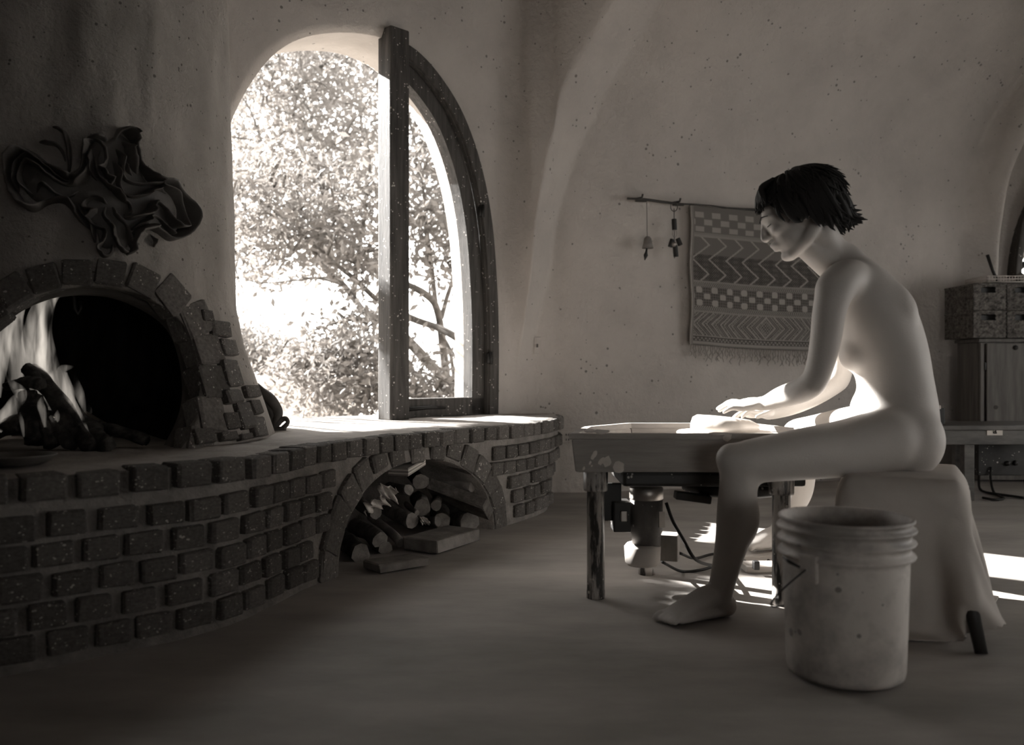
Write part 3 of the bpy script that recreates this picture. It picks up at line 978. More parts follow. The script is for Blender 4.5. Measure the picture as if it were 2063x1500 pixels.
# --- hands: palm, four fingers with knuckle bends, thumb from the side of the palm
def hand(bm, wr, d, nrm, thumb, lens=(0.066, 0.076, 0.070, 0.056), curl=0.12, spread=0.10):
    d = d.normalized(); nrm = (nrm-d*nrm.dot(d)).normalized()
    sd = d.cross(nrm).normalized()
    if sd.dot(thumb) < 0: sd = -sd        # sd points to the thumb side
    limb(bm, [wr, wr+d*0.02], [0.024, 0.023], 2)
    body_loft(bm, [(wr+d*0.005, 0.024, 0.017, sd), (wr+d*0.035, 0.033, 0.0155, sd), (wr+d*0.065, 0.038, 0.0145, sd), (wr+d*0.088, 0.038, 0.012, sd)], 18, 2.5)
    for i, L0 in enumerate(lens):
        o = (1.5-i)*0.0195
        b = wr+d*(0.082-0.004*abs(i-1))+sd*o
        dd = (d+sd*((1.5-i)*spread)).normalized()
        p1 = b+dd*L0*0.45+nrm*0.007
        p2 = p1+(dd-nrm*curl*2).normalized()*L0*0.32
        p3 = p2+(dd-nrm*curl*4).normalized()*L0*0.26
        limb(bm, [b, p1, p2, p3], [0.0100, 0.0090, 0.0082, 0.0068], 3, 10)
    t0 = wr+d*0.025+sd*0.026; t1 = t0+(d*0.75+sd*0.75-nrm*0.1).normalized()*0.040; t2 = t1+(d*0.95+sd*0.35-nrm*0.15).normalized()*0.032; t3 = t2+(d+sd*0.1-nrm*0.2).normalized()*0.022
    limb(bm, [t0, t1, t2, t3], [0.0145, 0.0115, 0.0098, 0.0078], 3, 10)
hand(bm, wrL, P(1430, 823, 2.87)-wrL, Vector((0.1, -0.35, 0.93)), Vector((0.2, 1, 0)))
hand(bm, wrR, P(1446, 839, 2.93)-wrR, Vector((0.1, 0.15, 0.95)), Vector((0, -1, 0.1)), curl=0.16)

# --- neck and head
FH = Vector((-0.885, 0.23, -0.405)).normalized()
SH = FH.cross(UP).normalized()                       # her right
if SH.y < 0: SH = -SH
UH = SH.cross(FH).normalized()
if UH.z < 0: UH = -UH
HC = P(1598, 434, 2.70)
RH = frame_rot(FH, SH, UH)
def H(f, s, u): return HC+FH*f+SH*s+UH*u
limb(bm, [P(1706, 528, 2.72), P(1676, 508, 2.715), H(-0.045, 0, -0.075)], [0.060, 0.053, 0.052], 4)
limb(bm, [P(1676, 540, 2.71), H(0.0, 0, -0.10)], [0.046, 0.042], 4)
ball(bm, H(-0.028, 0, 0.030), (0.102, 0.076, 0.098), 26, RH)         # skull
ball(bm, H(0.030, 0, 0.005), (0.062, 0.064, 0.085), 22, RH)          # face front
ball(bm, H(0.028, 0, -0.055), (0.056, 0.056, 0.062), 20, RH)         # jaw
ball(bm, H(0.062, 0, -0.106), (0.024, 0.026, 0.020), 14, RH)         # chin
limb(bm, [H(-0.035, -0.052, -0.065), H(0.0, -0.046, -0.090), H(0.055, -0.018, -0.108)], [0.020, 0.019, 0.018], 3, 12)
limb(bm, [H(-0.035, 0.052, -0.065), H(0.0, 0.046, -0.090), H(0.055, 0.018, -0.108)], [0.020, 0.019, 0.018], 3, 12)
for s in (-1, 1):
    ball(bm, H(0.058, 0.034*s, -0.022), (0.026, 0.024, 0.022), 14, RH)    # cheek
    limb(bm, [H(0.086, 0.010*s, 0.022), H(0.080, 0.032*s, 0.027), H(0.064, 0.050*s, 0.020)], [0.010, 0.010, 0.009], 3, 10)   # brow
    ball(bm, H(0.070, 0.031*s, 0.006), (0.014, 0.017, 0.012), 12, RH)     # closed lid
limb(bm, [H(0.086, 0, 0.022), H(0.098, 0, -0.002), H(0.108, 0, -0.026), H(0.102, 0, -0.036)], [0.0080, 0.0082, 0.0098, 0.0085], 3, 12)  # nose
for s in (-1, 1):
    ball(bm, H(0.096, 0.010*s, -0.033), (0.010, 0.007, 0.0075), 10, RH)
limb(bm, [H(0.080, -0.022, -0.064), H(0.093, 0, -0.058), H(0.080, 0.022, -0.064)], [0.0065, 0.0090, 0.0065], 3, 10)   # upper lip
limb(bm, [H(0.076, -0.018, -0.075), H(0.088, 0, -0.074), H(0.076, 0.018, -0.075)], [0.0065, 0.0090, 0.0065], 3, 10)   # lower lip
for s in (-1, 1):
    limb(bm, [H(-0.022, 0.074*s, 0.020), H(-0.034, 0.082*s, 0.004), H(-0.030, 0.078*s, -0.022), H(-0.020, 0.074*s, -0.032)], [0.010, 0.013, 0.011, 0.008], 3, 10)  # ear

raw = bm_mesh('body_raw', bm)
tmp = bpy.data.objects.new('body_tmp', raw); COL.objects.link(tmp)
md_ = tmp.modifiers.new('remesh', 'REMESH'); md_.mode = 'VOXEL'; md_.voxel_size = 0.0042; md_.adaptivity = 0.0
ms = tmp.modifiers.new('smooth', 'SMOOTH'); ms.factor = 0.5; ms.iterations = 7
dg = bpy.context.evaluated_depsgraph_get()
me_body = bpy.data.meshes.new_from_object(tmp.evaluated_get(dg))
bpy.data.objects.remove(tmp)
me_body.name = 'person'
# extra smoothing everywhere except head, hands and feet, so muscles flow into each other
def smooth_mesh(me, iters, keep):
    n = len(me.vertices)
    co = np.empty(n*3); me.vertices.foreach_get('co', co); co = co.reshape(-1, 3)
    e = np.empty(len(me.edges)*2, dtype=np.int64); me.edges.foreach_get('vertices', e); e = e.reshape(-1, 2)
    deg = np.bincount(e.ravel(), minlength=n).astype(float)[:, None]
    w = keep(co)[:, None]
    for _ in range(iters):
        acc = np.zeros_like(co)
        for k in range(3):
            acc[:, k] = np.bincount(e[:, 0], co[e[:, 1], k], minlength=n)+np.bincount(e[:, 1], co[e[:, 0], k], minlength=n)
        co = co+w*0.6*(acc/deg-co)
    me.vertices.foreach_set('co', co.ravel()); me.update()
def keepw(co):
    def d(c): return np.linalg.norm(co-np.array(c), axis=1)
    w = np.ones(len(co))
    for c, r in [(HC, 0.17), (P(1470, 840, 2.88), 0.24), (toeL, 0.30), (toeR, 0.30)]:
        w *= np.clip((d(c)-r*0.8)/(r*0.35), 0.0, 1)
    return w
smooth_mesh(me_body, 60, keepw)
me_body.materials.clear()
me_body.materials.append(M_skin)
person = obj('person', me_body, None)
tag(person, 'bare person with short dark hair, seated and bent over the pottery wheel, hands on clay', 'person')

# --- hair: a cap with many overlapping locks
bmh = bmesh.new()
cap = ball(bmh, H(-0.036, 0, 0.034), (0.110, 0.086, 0.092), 28, RH)
rh = random.Random(11)
def lock(p0, p1, p2, p3, r):
    q = catmull([p0, p1, p2, p3], 4)
    n = len(q)
    tube(bmh, [Vector(a) for a in q], [r*(0.5+0.5*min(1, i/3.0))*(1-0.92*max(0, (i/(n-1)-0.55)/0.45)**1.5) for i in range(n)], 6)
crown = (-0.055, 0.0, 0.135)
for k in range(900):
    az = rh.uniform(-math.pi, math.pi)
    el = rh.uniform(-0.15, 1.25)
    # start on the skull, hang outwards/downwards from the crown
    def sph(a, e, g=1.0):
        return H(-0.038+0.118*g*math.cos(a)*math.cos(e), 0.090*g*math.sin(a)*math.cos(e), 0.032+0.094*g*math.sin(e))
    front = math.cos(az)
    low = -0.05 if front > 0.55 else (-0.55 if front > 0.0 else -1.05)
    if front > 0.55: el = max(el, 0.42); low = 0.22
    e_end = max(low, el-rh.uniform(0.5, 0.95))
    g = rh.uniform(0.98, 1.08)
    p0 = sph(az, min(1.45, el+0.15), g*0.96)
    p1 = sph(az+rh.uniform(-.08, .08), el, g)
    p2 = sph(az+rh.uniform(-.12, .12), (el+e_end)/2, g*1.05)
    tip = rh.uniform(1.02, 1.12)+(0.16*rh.random() if front < -0.3 else 0)
    p3 = sph(az+rh.uniform(-.18, .18), e_end, g*tip)
    lock(p0, p1, p2, p3, rh.uniform(0.0035, 0.008))
# nape tufts flicking out behind
for k in range(170):
    a_ = rh.uniform(-1.35, 1.35)
    g = rh.uniform(0.92, 1.06)
    ca, sa = math.cos(a_), math.sin(a_)
    up0 = rh.uniform(-0.01, 0.06); end = rh.uniform(-0.115, -0.055)
    p0 = H(-0.036-0.105*ca*g, 0.086*sa*g, up0)
    p1 = H(-0.040-0.112*ca*g, 0.090*sa*g, up0*0.4-0.025)
    p2 = H(-0.040-0.112*ca*g, 0.088*sa*g, (end-0.01)*0.7)
    p3 = H(-0.040-(0.108+rh.uniform(-0.01, 0.035))*ca*g, 0.086*sa*g*rh.uniform(0.95, 1.1), end)
    lock(p0, p1, p2, p3, rh.uniform(0.007, 0.012))
# side locks over the ear and temple, fringe
for s in (-1, 1):
    for k in range(60):
        f0 = rh.uniform(-0.10, 0.025)
        p0 = H(f0, 0.080*s, 0.07); p1 = H(f0-0.004, 0.090*s, 0.02)
        e = rh.uniform(-0.085, -0.035) if f0 < -0.02 else rh.uniform(-0.045, -0.005)
        p2 = H(f0-0.010, 0.088*s, e*0.6); p3 = H(f0-rh.uniform(0.005, 0.03), 0.082*s, e)
        lock(p0, p1, p2, p3, rh.uniform(0.007, 0.011))
for k in range(130):
    s0 = rh.uniform(-0.07, 0.07)
    p0 = H(0.01, s0*0.6, 0.124); p1 = H(0.056, s0*0.85, 0.110); p2 = H(0.080-abs(s0)*0.25, s0, 0.084); p3 = H(0.090-abs(s0)*0.3+rh.uniform(-.005, .010), s0*1.05+rh.uniform(-.01, .01), 0.058+rh.uniform(-.012, .012))
    lock(p0, p1, p2, p3, rh.uniform(0.006, 0.010))
ho = obj('hair', bm_mesh('hair', bmh), M_hair, person)
ho['label'] = 'short dark tousled hair'
# brows and lashes
for s in (-1, 1):
    bmb = bmesh.new()
    tube(bmb, [H(0.0975, 0.012*s, 0.024), H(0.091, 0.032*s, 0.032), H(0.073, 0.052*s, 0.025)], [0.0015, 0.0026, 0.0012], 6)
    obj('eyebrow', bm_mesh('eyebrow', bmb), M_hair, person)
for s in (-1, 1):
    bmb = bmesh.new()
    tube(bmb, [H(0.0815, 0.018*s, 0.000), H(0.0855, 0.032*s, -0.003), H(0.074, 0.046*s, -0.001)], [0.001, 0.0018, 0.001], 6)
    obj('eyelash', bm_mesh('eyelash', bmb), M_hair, person)

# ================================================================== POTTERY WHEEL
wheel = empty('pottery_wheel', (0.62, 2.85, 0), 'clay-splashed pottery wheel in a wooden tray on three pipe legs', 'pottery wheel')
TZ = 0.518
tray = [(0.178, 2.62), (0.93, 2.62), (0.95, 2.80), (0.86, 3.16), (0.42, 3.16), (0.25, 2.95)]
tc_ = Vector((0.60, 2.86, 0))
def ring_at(k, z, d=0.0):
    out = []
    for (x, y) in tray:
        p = Vector((x, y, 0)); q = tc_+(p-tc_)*k
        q = q+(q-tc_).normalized()*d
        out.append(Vector((q.x, q.y, z)))
    return out
def poly_shell(name, loops, m, parent, cap0=False, cap1=False, bevel=0.0):
    bm = bmesh.new(); n = len(loops[0]); vv = []
    for lp in loops: vv.append([bm.verts.new(p) for p in lp])
    for j in range(len(loops)-1):
        for i in range(n):
            bm.faces.new((vv[j][i], vv[j][(i+1) % n], vv[j+1][(i+1) % n], vv[j+1][i]))
    if cap0: bm.faces.new(vv[0])
    if cap1: bm.faces.new(vv[-1])
    if bevel:
        bmesh.ops.bevel(bm, geom=bm.edges[:], offset=bevel, segments=2, affect='EDGES')
    return obj(name, bm_mesh(name, bm), m, parent, False)
# each side board of the tray
for i in range(len(tray)):
    j = (i+1) % len(tray)
    a0, b0 = ring_at(1.0, TZ-0.018)[i], ring_at(1.0, TZ-0.018)[j]
    a1, b1 = ring_at(0.97, TZ-0.118)[i], ring_at(0.97, TZ-0.118)[j]
    ai, bi = ring_at(0.955, TZ-0.018)[i], ring_at(0.955, TZ-0.018)[j]
    aj, bj = ring_at(0.925, TZ-0.118)[i], ring_at(0.925, TZ-0.118)[j]
    bm = bmesh.new()
    q = [bm.verts.new(p) for p in (a0, b0, b1, a1, ai, bi, bj, aj)]
    for fa in ((0, 1, 2, 3), (7, 6, 5, 4), (0, 4, 5, 1), (1, 5, 6, 2), (2, 6, 7, 3), (3, 7, 4, 0)):
        bm.faces.new([q[k] for k in fa])
    bmesh.ops.bevel(bm, geom=bm.edges[:], offset=0.003, segments=2, affect='EDGES')
    obj('side_board', bm_mesh('side_board', bm), M_traywood, wheel, False)
bm = bmesh.new()
lo = [ring_at(1.012, TZ-0.018), ring_at(1.02, TZ-0.016), ring_at(1.02, TZ-0.002), ring_at(1.012, TZ), ring_at(0.95, TZ), ring_at(0.945, TZ-0.018), ring_at(1.012, TZ-0.018)]
poly_shell('rim', lo, M_traywood, wheel)
poly_shell('tray_bottom', [ring_at(0.93, TZ-0.108), ring_at(0.93, TZ-0.095)], M_blackspl, wheel, True, True)
# dried clay smears on the front board
rs = random.Random(5)
for (x, y, w, h, rt) in [(1197, 916, 6, 12, .5), (1212, 928, 6, 11, .5), (1223, 928, 11, 13, .3), (1246, 941, 14, 14, 0), (1189, 932, 3, 5, .4), (1176, 943, 3, 5, .5), (1192, 938, 2, 3, .3),
                    (1190, 868, 14, 4, 0), (1212, 869, 16, 5, 0), (1466, 880, 9, 9, 0), (1450, 873, 22, 3, 0)]:
    if y > 890: d0 = 2.619+ (y-878)/73*0.007
    else: d0 = 2.612
    c = P(x, y, d0)
    bm = bmesh.new()
    n = 12; ring_ = []
    for k in range(n):
        a = 2*math.pi*k/n; rr_ = rs.uniform(0.8, 1.15)
        dx, dz = w*rr_*math.cos(a), h*rr_*math.sin(a)
        dx, dz = dx*math.cos(rt)+dz*math.sin(rt), -dx*math.sin(rt)+dz*math.cos(rt)
        ring_.append(bm.verts.new(c+Vector((dx/FPX*d0, 0.0015-dz/FPX*d0*0.06, dz/FPX*d0))))
    mid = bm.verts.new(c+Vector((0, -0.0022, 0)))
    for k in range(n): bm.faces.new((ring_[k], ring_[(k+1) % n], mid))
    obj('clay_smear', bm_mesh('clay_smear', bm), M_clayspot, wheel)
# wheel head, shaft, hub housing beneath
WC = Vector((0.70, 2.88, 0))
bm = bmesh.new(); lathe(bm, [(0.0, TZ-0.030), (0.15, TZ-0.030), (0.155, TZ-0.025), (0.155, TZ-0.014), (0.15, TZ-0.010), (0.0, TZ-0.010)], WC, 48)
obj('wheel_head', bm_mesh('wheel_head', bm), M_clay, wheel)
bm = bmesh.new(); lathe(bm, [(0.02, TZ-0.1), (0.02, TZ-0.03)], WC, 16)
obj('shaft', bm_mesh('shaft', bm), M_steel, wheel)
HZ = 0.395
bm = bmesh.new(); add_box(bm, (0.62, 2.84, HZ-0.022), (0.56, 0.34, 0.045), None, 0.010, 2)
obj('bearing_plate', bm_mesh('bearing_plate', bm), M_blackspl, wheel, False)
bm = bmesh.new(); lathe(bm, [(0.0, HZ-0.085), (0.155, HZ-0.082), (0.165, HZ-0.075), (0.165, HZ-0.050), (0.15, HZ-0.04), (0, HZ-0.04)], (0.72, 2.84, 0), 40)
obj('drive_pulley', bm_mesh('drive_pulley', bm), M_blackspl, wheel)
# drive belt arm
box_obj('belt_guard', P(1395, 1001, 2.72), (0.11, 0.05, 0.024), M_black, wheel, Matrix.Rotation(math.radians(8), 3, 'Y'))
# motor
MX = P(1302, 1000, 2.80); mx, my = MX.x, MX.y
def zpx(y, d): return CAM_Z+(750-y)/FPX*d
bm = bmesh.new(); lathe(bm, [(0.050, zpx(1005, my)), (0.054, zpx(1003, my)), (0.054, zpx(982, my)), (0.05, zpx(980, my)), (0.0, zpx(979, my))], (mx, my, 0), 32)
obj('motor_collar', bm_mesh('motor_collar', bm), M_steel, wheel)
bm = bmesh.new(); lathe(bm, [(0.0, zpx(1102, my)), (0.045, zpx(1100, my)), (0.047, zpx(1075, my)), (0.052, zpx(1068, my)), (0.052, zpx(1006, my)), (0.0, zpx(1005, my))], (mx, my, 0), 32)
obj('motor', bm_mesh('motor', bm), mat('splashed_motor', 0.05, 0.20, rough=0.6, scale=9, spec=0.35, speck=0.25, speck_col=0.45, speck_scale=70, stretch=(1, 1, 0.5)), wheel)
bm = bmesh.new(); lathe(bm, [(0.0, zpx(1138, my)), (0.048, zpx(1137, my)), (0.056, zpx(1130, my)), (0.058, zpx(1100, my)), (0.050, zpx(1094, my)), (0.0, zpx(1094, my))], (mx-0.012, my, 0), 32)
obj('motor_cap', bm_mesh('motor_cap', bm), M_offwhite, wheel)
box_obj('control_box', (P(1252, 1035, 2.78).x, 2.80, zpx(1037, 2.80)), (0.055, 0.09, 0.095), M_blackspl, wheel)
box_obj('control_panel', (P(1222, 1040, 2.76).x, 2.79, zpx(1010, 2.79)), (0.10, 0.02, 0.12), M_black, wheel)
box_obj('switch', (P(1257, 1040, 2.75).x, 2.752, zpx(1040, 2.75)), (0.022, 0.006, 0.035), M_steel, wheel)
box_obj('terminal_box', (P(1350, 1098, 2.84).x, 2.86, zpx(1100, 2.86)), (0.065, 0.07, 0.085), mat('grey_box', 0.22, 0.34, rough=0.6, scale=12), wheel, Matrix.Rotation(math.radians(-18), 3, 'Z'))
box_obj('motor_label', (P(1334, 1046, 2.76).x, 2.765, zpx(1046, 2.765)), (0.022, 0.004, 0.05), M_offwhite, wheel, Matrix.Rotation(math.radians(20), 3, 'Z'), 0.001)
# pipe legs with collars
def pipe_leg(x, y, r, m=M_pipe):
    bm = bmesh.new()
    lathe(bm, [(0, 0.0), (r*1.02, 0.0), (r*1.04, 0.004), (r*1.04, 0.022), (r, 0.026), (r, HZ-0.06), (r*1.30, HZ-0.062), (r*1.36, HZ-0.055), (r*1.40, HZ+0.008), (0, HZ+0.008)], (x, y, 0), 28)
    o = obj('leg', bm_mesh('leg', bm), m, wheel)
for (x, y, px_, py_) in ((0, 0, 1202, 1208), (0, 0, 1580, 1222), (0, 0, 1303, 1156)):
    g = on_z(px_, py_, 0)
    if px_ == 1303:
        bm = bmesh.new(); lathe(bm, [(0, 0), (0.028, 0), (0.028, 0.02), (0.026, 0.024), (0.026, HZ)], (g.x, g.y, 0), 24)
        obj('leg', bm_mesh('leg', bm), M_pipe, wheel)
    else:
        pipe_leg(g.x, g.y+0.028, 0.0275)
# clay being worked
bm = bmesh.new()
lathe(bm, [(0.0, TZ+0.036), (0.05, TZ+0.036), (0.085, TZ+0.034), (0.105, TZ+0.024), (0.112, TZ+0.010), (0.112, TZ-0.0095), (0, TZ-0.0095)], WC, 40)
for vv in bm.verts:
    vv.co += Vector((0.004*wob(vv.co.x*30, vv.co.y*30), 0.004*wob(vv.co.y*28, vv.co.z*40), 0))
    if vv.co.z > TZ+0.02: vv.co.z += 0.010*(WC.x-vv.co.x)/0.1
tag(obj('clay_lump', bm_mesh('clay_lump', bm), M_clay), 'pale wet lump of clay under the hands on the wheel head', 'clay')
# foot pedal by the far foot
ped = empty('foot_pedal', (0.90, 3.27, 0), 'pale floor pedal under the far bare foot behind the wheel', 'pedal')
bm = bmesh.new()
q = [(-0.11, -0.05, 0), (0.13, -0.05, 0), (0.13, 0.07, 0), (-0.11, 0.07, 0), (-0.11, -0.05, 0.018), (0.13, -0.05, 0.03), (0.13, 0.07, 0.03), (-0.11, 0.07, 0.018)]
qq = [bm.verts.new(Vector((0.92, 3.27, 0))+Vector(p)) for p in q]
for fa in ((3, 2, 1, 0), (4, 5, 6, 7), (0, 1, 5, 4), (1, 2, 6, 5), (2, 3, 7, 6), (3, 0, 4, 7)): bm.faces.new([qq[k] for k in fa])
bmesh.ops.bevel(bm, geom=bm.edges[:], offset=0.004, segments=2, affect='EDGES')
obj('pedal_plate', bm_mesh('pedal_plate', bm), M_offwhite, ped, False)
box_obj('pedal_base', on_z(1545, 1148, 0.0)+Vector((0, 0, 0.012)), (0.17, 0.10, 0.024), M_offwhite, ped)
box_obj('hinge_pin', on_z(1523, 1140, 0.03)+Vector((0, 0, 0.004)), (0.02, 0.03, 0.03), M_black, ped)
# cords
def cord(name, label, pts, r, cat='cord', m=M_cord):
    bm = bmesh.new()
    q = catmull([tuple(p) for p in pts], 8)
    tube(bm, [Vector(a) for a in q], r, 8)
    return tag(obj(name, bm_mesh(name, bm), m), label, cat)
cord('power_cord', 'black cord looping from the motor down to the floor behind the shin',
     [P(1342, 1012, 2.80), P(1356, 1050, 2.80), P(1376, 1085, 2.80), P(1400, 1125, 2.80), P(1432, 1138, 2.90)+Vector((0, 0, 0)), on_z(1470, 1142, 0.008), on_z(1520, 1120, 0.008)], 0.0055)
cord('power_cord', 'black cord lying along the floor under the motor to the pedal',
     [P(1335, 1132, 2.86), on_z(1372, 1150, 0.008), on_z(1410, 1148, 0.008), on_z(1445, 1138, 0.008), on_z(1480, 1130, 0.008)], 0.005)
cord('power_cord', 'thin black cord running from the grey box past the shin',
     [P(1370, 1114, 2.86), on_z(1400, 1124, 0.02), on_z(1440, 1115, 0.008), on_z(1500, 1115, 0.008), on_z(1540, 1125, 0.008), on_z(1570, 1140, 0.008)], 0.005)

# ================================================================== BUCKET
bx, by = 0.774, 2.03
buck = empty('plastic_bucket', (bx, by, 0), 'stained off-white plastic bucket with ribbed rim in front of the stool', 'bucket')
BH = 0.362
prof = [(0.0, 0.004), (0.118, 0.004), (0.128, 0.010), (0.131, 0.022), (0.139, BH-0.095), (0.139, BH-0.085), (0.150, BH-0.082), (0.152, BH-0.078), (0.150, BH-0.074), (0.1405, BH-0.070),
        (0.141, BH-0.055), (0.151, BH-0.052), (0.153, BH-0.048), (0.151, BH-0.044), (0.142, BH-0.040), (0.143, BH-0.026), (0.152, BH-0.023), (0.154, BH-0.019), (0.152, BH-0.016), (0.143, BH-0.013), (0.144, BH-0.003), (0.149, BH-0.001), (0.150, BH+0.003), (0.147, BH+0.006),
        (0.141, BH+0.004), (0.138, BH-0.02), (0.134, 0.10), (0.125, 0.012), (0.0, 0.010)]
bm = bmesh.new(); lathe(bm, prof, (bx, by, 0), 64)
obj('bucket_wall', bm_mesh('bucket_wall', bm), M_bucket, buck)
for a in (math.radians(218), math.radians(38)):
    c = Vector((bx+0.146*math.cos(a), by+0.146*math.sin(a), BH-0.098))
    rt = Matrix.Rotation(a, 3, 'Z')
    box_obj('handle_lug', c, (0.014, 0.045, 0.062), M_bucket, buck, rt, 0.005)
bm = bmesh.new()
pts = []
a0 = math.radians(218)
for k in range(25):
    u = k/24; th = a0-math.pi*u
    rr_ = 0.156+0.012*math.sin(math.pi*u)
    z = BH-0.098-0.13*math.sin(math.pi*u)**0.8
    pts.append(Vector((bx+rr_*math.cos(th+2*math.pi), by+rr_*math.sin(th), z)))
pts = []
for k in range(25):
    u = k/24; th = a0+math.pi*(-u)
    rr_ = 0.157+0.010*math.sin(math.pi*u)
    pts.append(Vector((bx+rr_*math.cos(th), by+rr_*math.sin(th), BH-0.098-0.14*math.sin(math.pi*u))))
tube(bm, pts, 0.0022, 8)
obj('wire_handle', bm_mesh('wire_handle', bm), M_black, buck)
bm = bmesh.new(); tube(bm, [P(1578, 1122, 1.905), P(1590, 1131, 1.885), P(1612, 1142, 1.868)], [0.003, 0.0045, 0.003], 8, rad2=0.002)
obj('dark_seam', bm_mesh('dark_seam', bm), M_black, buck)

# ================================================================== STOOL AND CLOTH
SU = Vector((-0.90, 0.43, 0)).normalized(); SV = Vector((0.43, 0.90, 0)).normalized()
SCn = Vector((1.165, 2.60, 0))
SZ = 0.405
stool = empty('stool', (SCn.x, SCn.y, 0), 'low dark-legged stool hidden under the white draped cloth', 'stool')
bm = bmesh.new(); add_box(bm, SCn+Vector((0, 0, SZ-0.045)), (0.29, 0.47, 0.05), frame_rot(SU, SV, UP), 0.02, 3)
obj('seat', bm_mesh('seat', bm), M_wood, stool)
LEG_ENDS = []
for su in (-1, 1):
    for sv in (-1, 1):
        top = SCn+SU*(0.115*su)+SV*(0.19*sv)+Vector((0, 0, SZ-0.05))
        bot = SCn+SU*(0.150*su)+SV*(0.28*sv)
        if su == -1 and sv == -1: bot = on_z(1986, 1322, 0.0)+Vector((0, 0.02, 0))
        LEG_ENDS.append((bot.copy(), top.copy()))
        bm = bmesh.new(); tube(bm, [bot, bot.lerp(top, 0.5), top], [0.015, 0.020, 0.026], 12)
        obj('leg', bm_mesh('leg', bm), M_black, stool)
# cloth: a small mass-spring drape
LEGS = []
def drape(nu=60, nv=60, Lu=0.90, Lv=1.05, cen=(0, 0), rot=0.0, steps=420, seed=1):
    U, V = np.meshgrid(np.linspace(-Lu/2, Lu/2, nu), np.linspace(-Lv/2, Lv/2, nv), indexing='ij')
    c, s = math.cos(rot), math.sin(rot)
    lu = U*c-V*s+cen[0]; lv = U*s+V*c+cen[1]
    r = np.random.default_rng(seed)
    X = np.stack([lu, lv, np.full_like(lu, SZ+0.03)+r.normal(0, 0.004, lu.shape)+0.012*np.sin(lu*9)*np.cos(lv*7)], -1)
    prev = X.copy()
    du, dv = Lu/(nu-1), Lv/(nv-1); dg_ = math.hypot(du, dv)
    hu, hv, rad = 0.17, 0.26, 0.022
    dt2 = (0.012)**2*9.8
    def con(A, B, L0, k=0.5):
        d = B-A; l = np.linalg.norm(d, axis=-1, keepdims=True)+1e-9
        q = d*((l-L0)/l)*k
        return q
    for st in range(steps):
        vel = (X-prev)*0.965
        vel = np.clip(vel, -0.02, 0.02)
        prev = X.copy()
        X = X+vel; X[..., 2] -= dt2
        for it in range(14):
            for (ax, L0) in ((0, du), (1, dv)):
                for off in (0, 1):
                    n = X.shape[ax]
                    i0 = np.arange(off, n-1, 2)
                    if ax == 0:
                        q = con(X[i0], X[i0+1], L0); X[i0] += q; X[i0+1] -= q
                    else:
                        q = con(X[:, i0], X[:, i0+1], L0); X[:, i0] += q; X[:, i0+1] -= q
            q = con(X[:-1, :-1], X[1:, 1:], dg_, 0.12); X[:-1, :-1] += q; X[1:, 1:] -= q
            q = con(X[:-1, 1:], X[1:, :-1], dg_, 0.12); X[:-1, 1:] += q; X[1:, :-1] -= q
            if it % 4 == 0:
                q = con(X[:-3], X[3:], 3*du, 0.05); X[:-3] += q; X[3:] -= q
                q = con(X[:, :-3], X[:, 3:], 3*dv, 0.05); X[:, :-3] += q; X[:, 3:] -= q
        # collide with the rounded seat box and floor (legs region keeps the skirt out)
        zt = SZ+0.006
        ix = np.clip(X[..., 0], -hu+rad, hu-rad); iy = np.clip(X[..., 1], -hv+rad, hv-rad); iz = np.clip(X[..., 2], -1, zt-rad)
        D = X-np.stack([ix, iy, iz], -1); l = np.linalg.norm(D, axis=-1, keepdims=True)
        pen = (l < rad) & (l > 1e-9)
        tgt = np.stack([ix, iy, iz], -1)+D/np.maximum(l, 1e-9)*rad
        X = np.where(pen, tgt, X)
        for (la, lb) in LEGS:
            ab = lb-la; h_ = np.clip(((X-la)@ab)/(ab@ab), 0, 1)[..., None]
            Dl = X-(la+h_*ab); Dl[..., 2] = 0; ll = np.linalg.norm(Dl, axis=-1, keepdims=True)
            hit = (ll < 0.030) & (X[..., 2:3] > 0.10)
            X = np.where(hit, X+Dl/np.maximum(ll, 1e-6)*(0.030-ll), X)
        deep = (l[..., 0] <= 1e-9)
        X[..., 2] = np.where(deep, zt, X[..., 2])
        fr = pen[..., 0] | deep
        prev = np.where(fr[..., None], X-(X-prev)*0.25, prev)
        fl = X[..., 2] < 0.006
        X[..., 2] = np.maximum(X[..., 2], 0.006)
        prev = np.where(fl[..., None], X-(X-prev)*0.3, prev)
    return X
for (b0_, t0_) in LEG_ENDS:
    LEGS.append(tuple(np.array([(q-SCn).dot(SU), (q-SCn).dot(SV), q.z]) for q in (b0_, t0_)))
CL = drape(cen=(0.0, -0.09), rot=math.radians(10))
nu, nv = CL.shape[:2]
v = []; f = []
for i in range(nu):
    for j in range(nv):
        p = CL[i, j]
        v.append(SCn+SU*float(p[0])+SV*float(p[1])+Vector((0, 0, float(p[2]))))
for i in range(nu-1):
    for j in range(nv-1):
        cu_, cv_ = (i/(nu-1)-0.5)*2, (j/(nv-1)-0.5)*2
        if -cu_-cv_ > 1.22 or cu_-cv_ > 1.50: continue      # corners cut off on the slant
        a = i*nv+j
        f.append((a, a+1, a+nv+1, a+nv))
me = mesh_py('draped_cloth', v, f)
co = obj('draped_cloth', me, M_cloth)
sm = co.modifiers.new('thickness', 'SOLIDIFY'); sm.thickness = 0.003; sm.offset = 0
ss = co.modifiers.new('subdivide', 'SUBSURF'); ss.levels = 1; ss.render_levels = 1
tag(co, 'white cloth draped over the stool, hanging in folds to the floor', 'cloth')

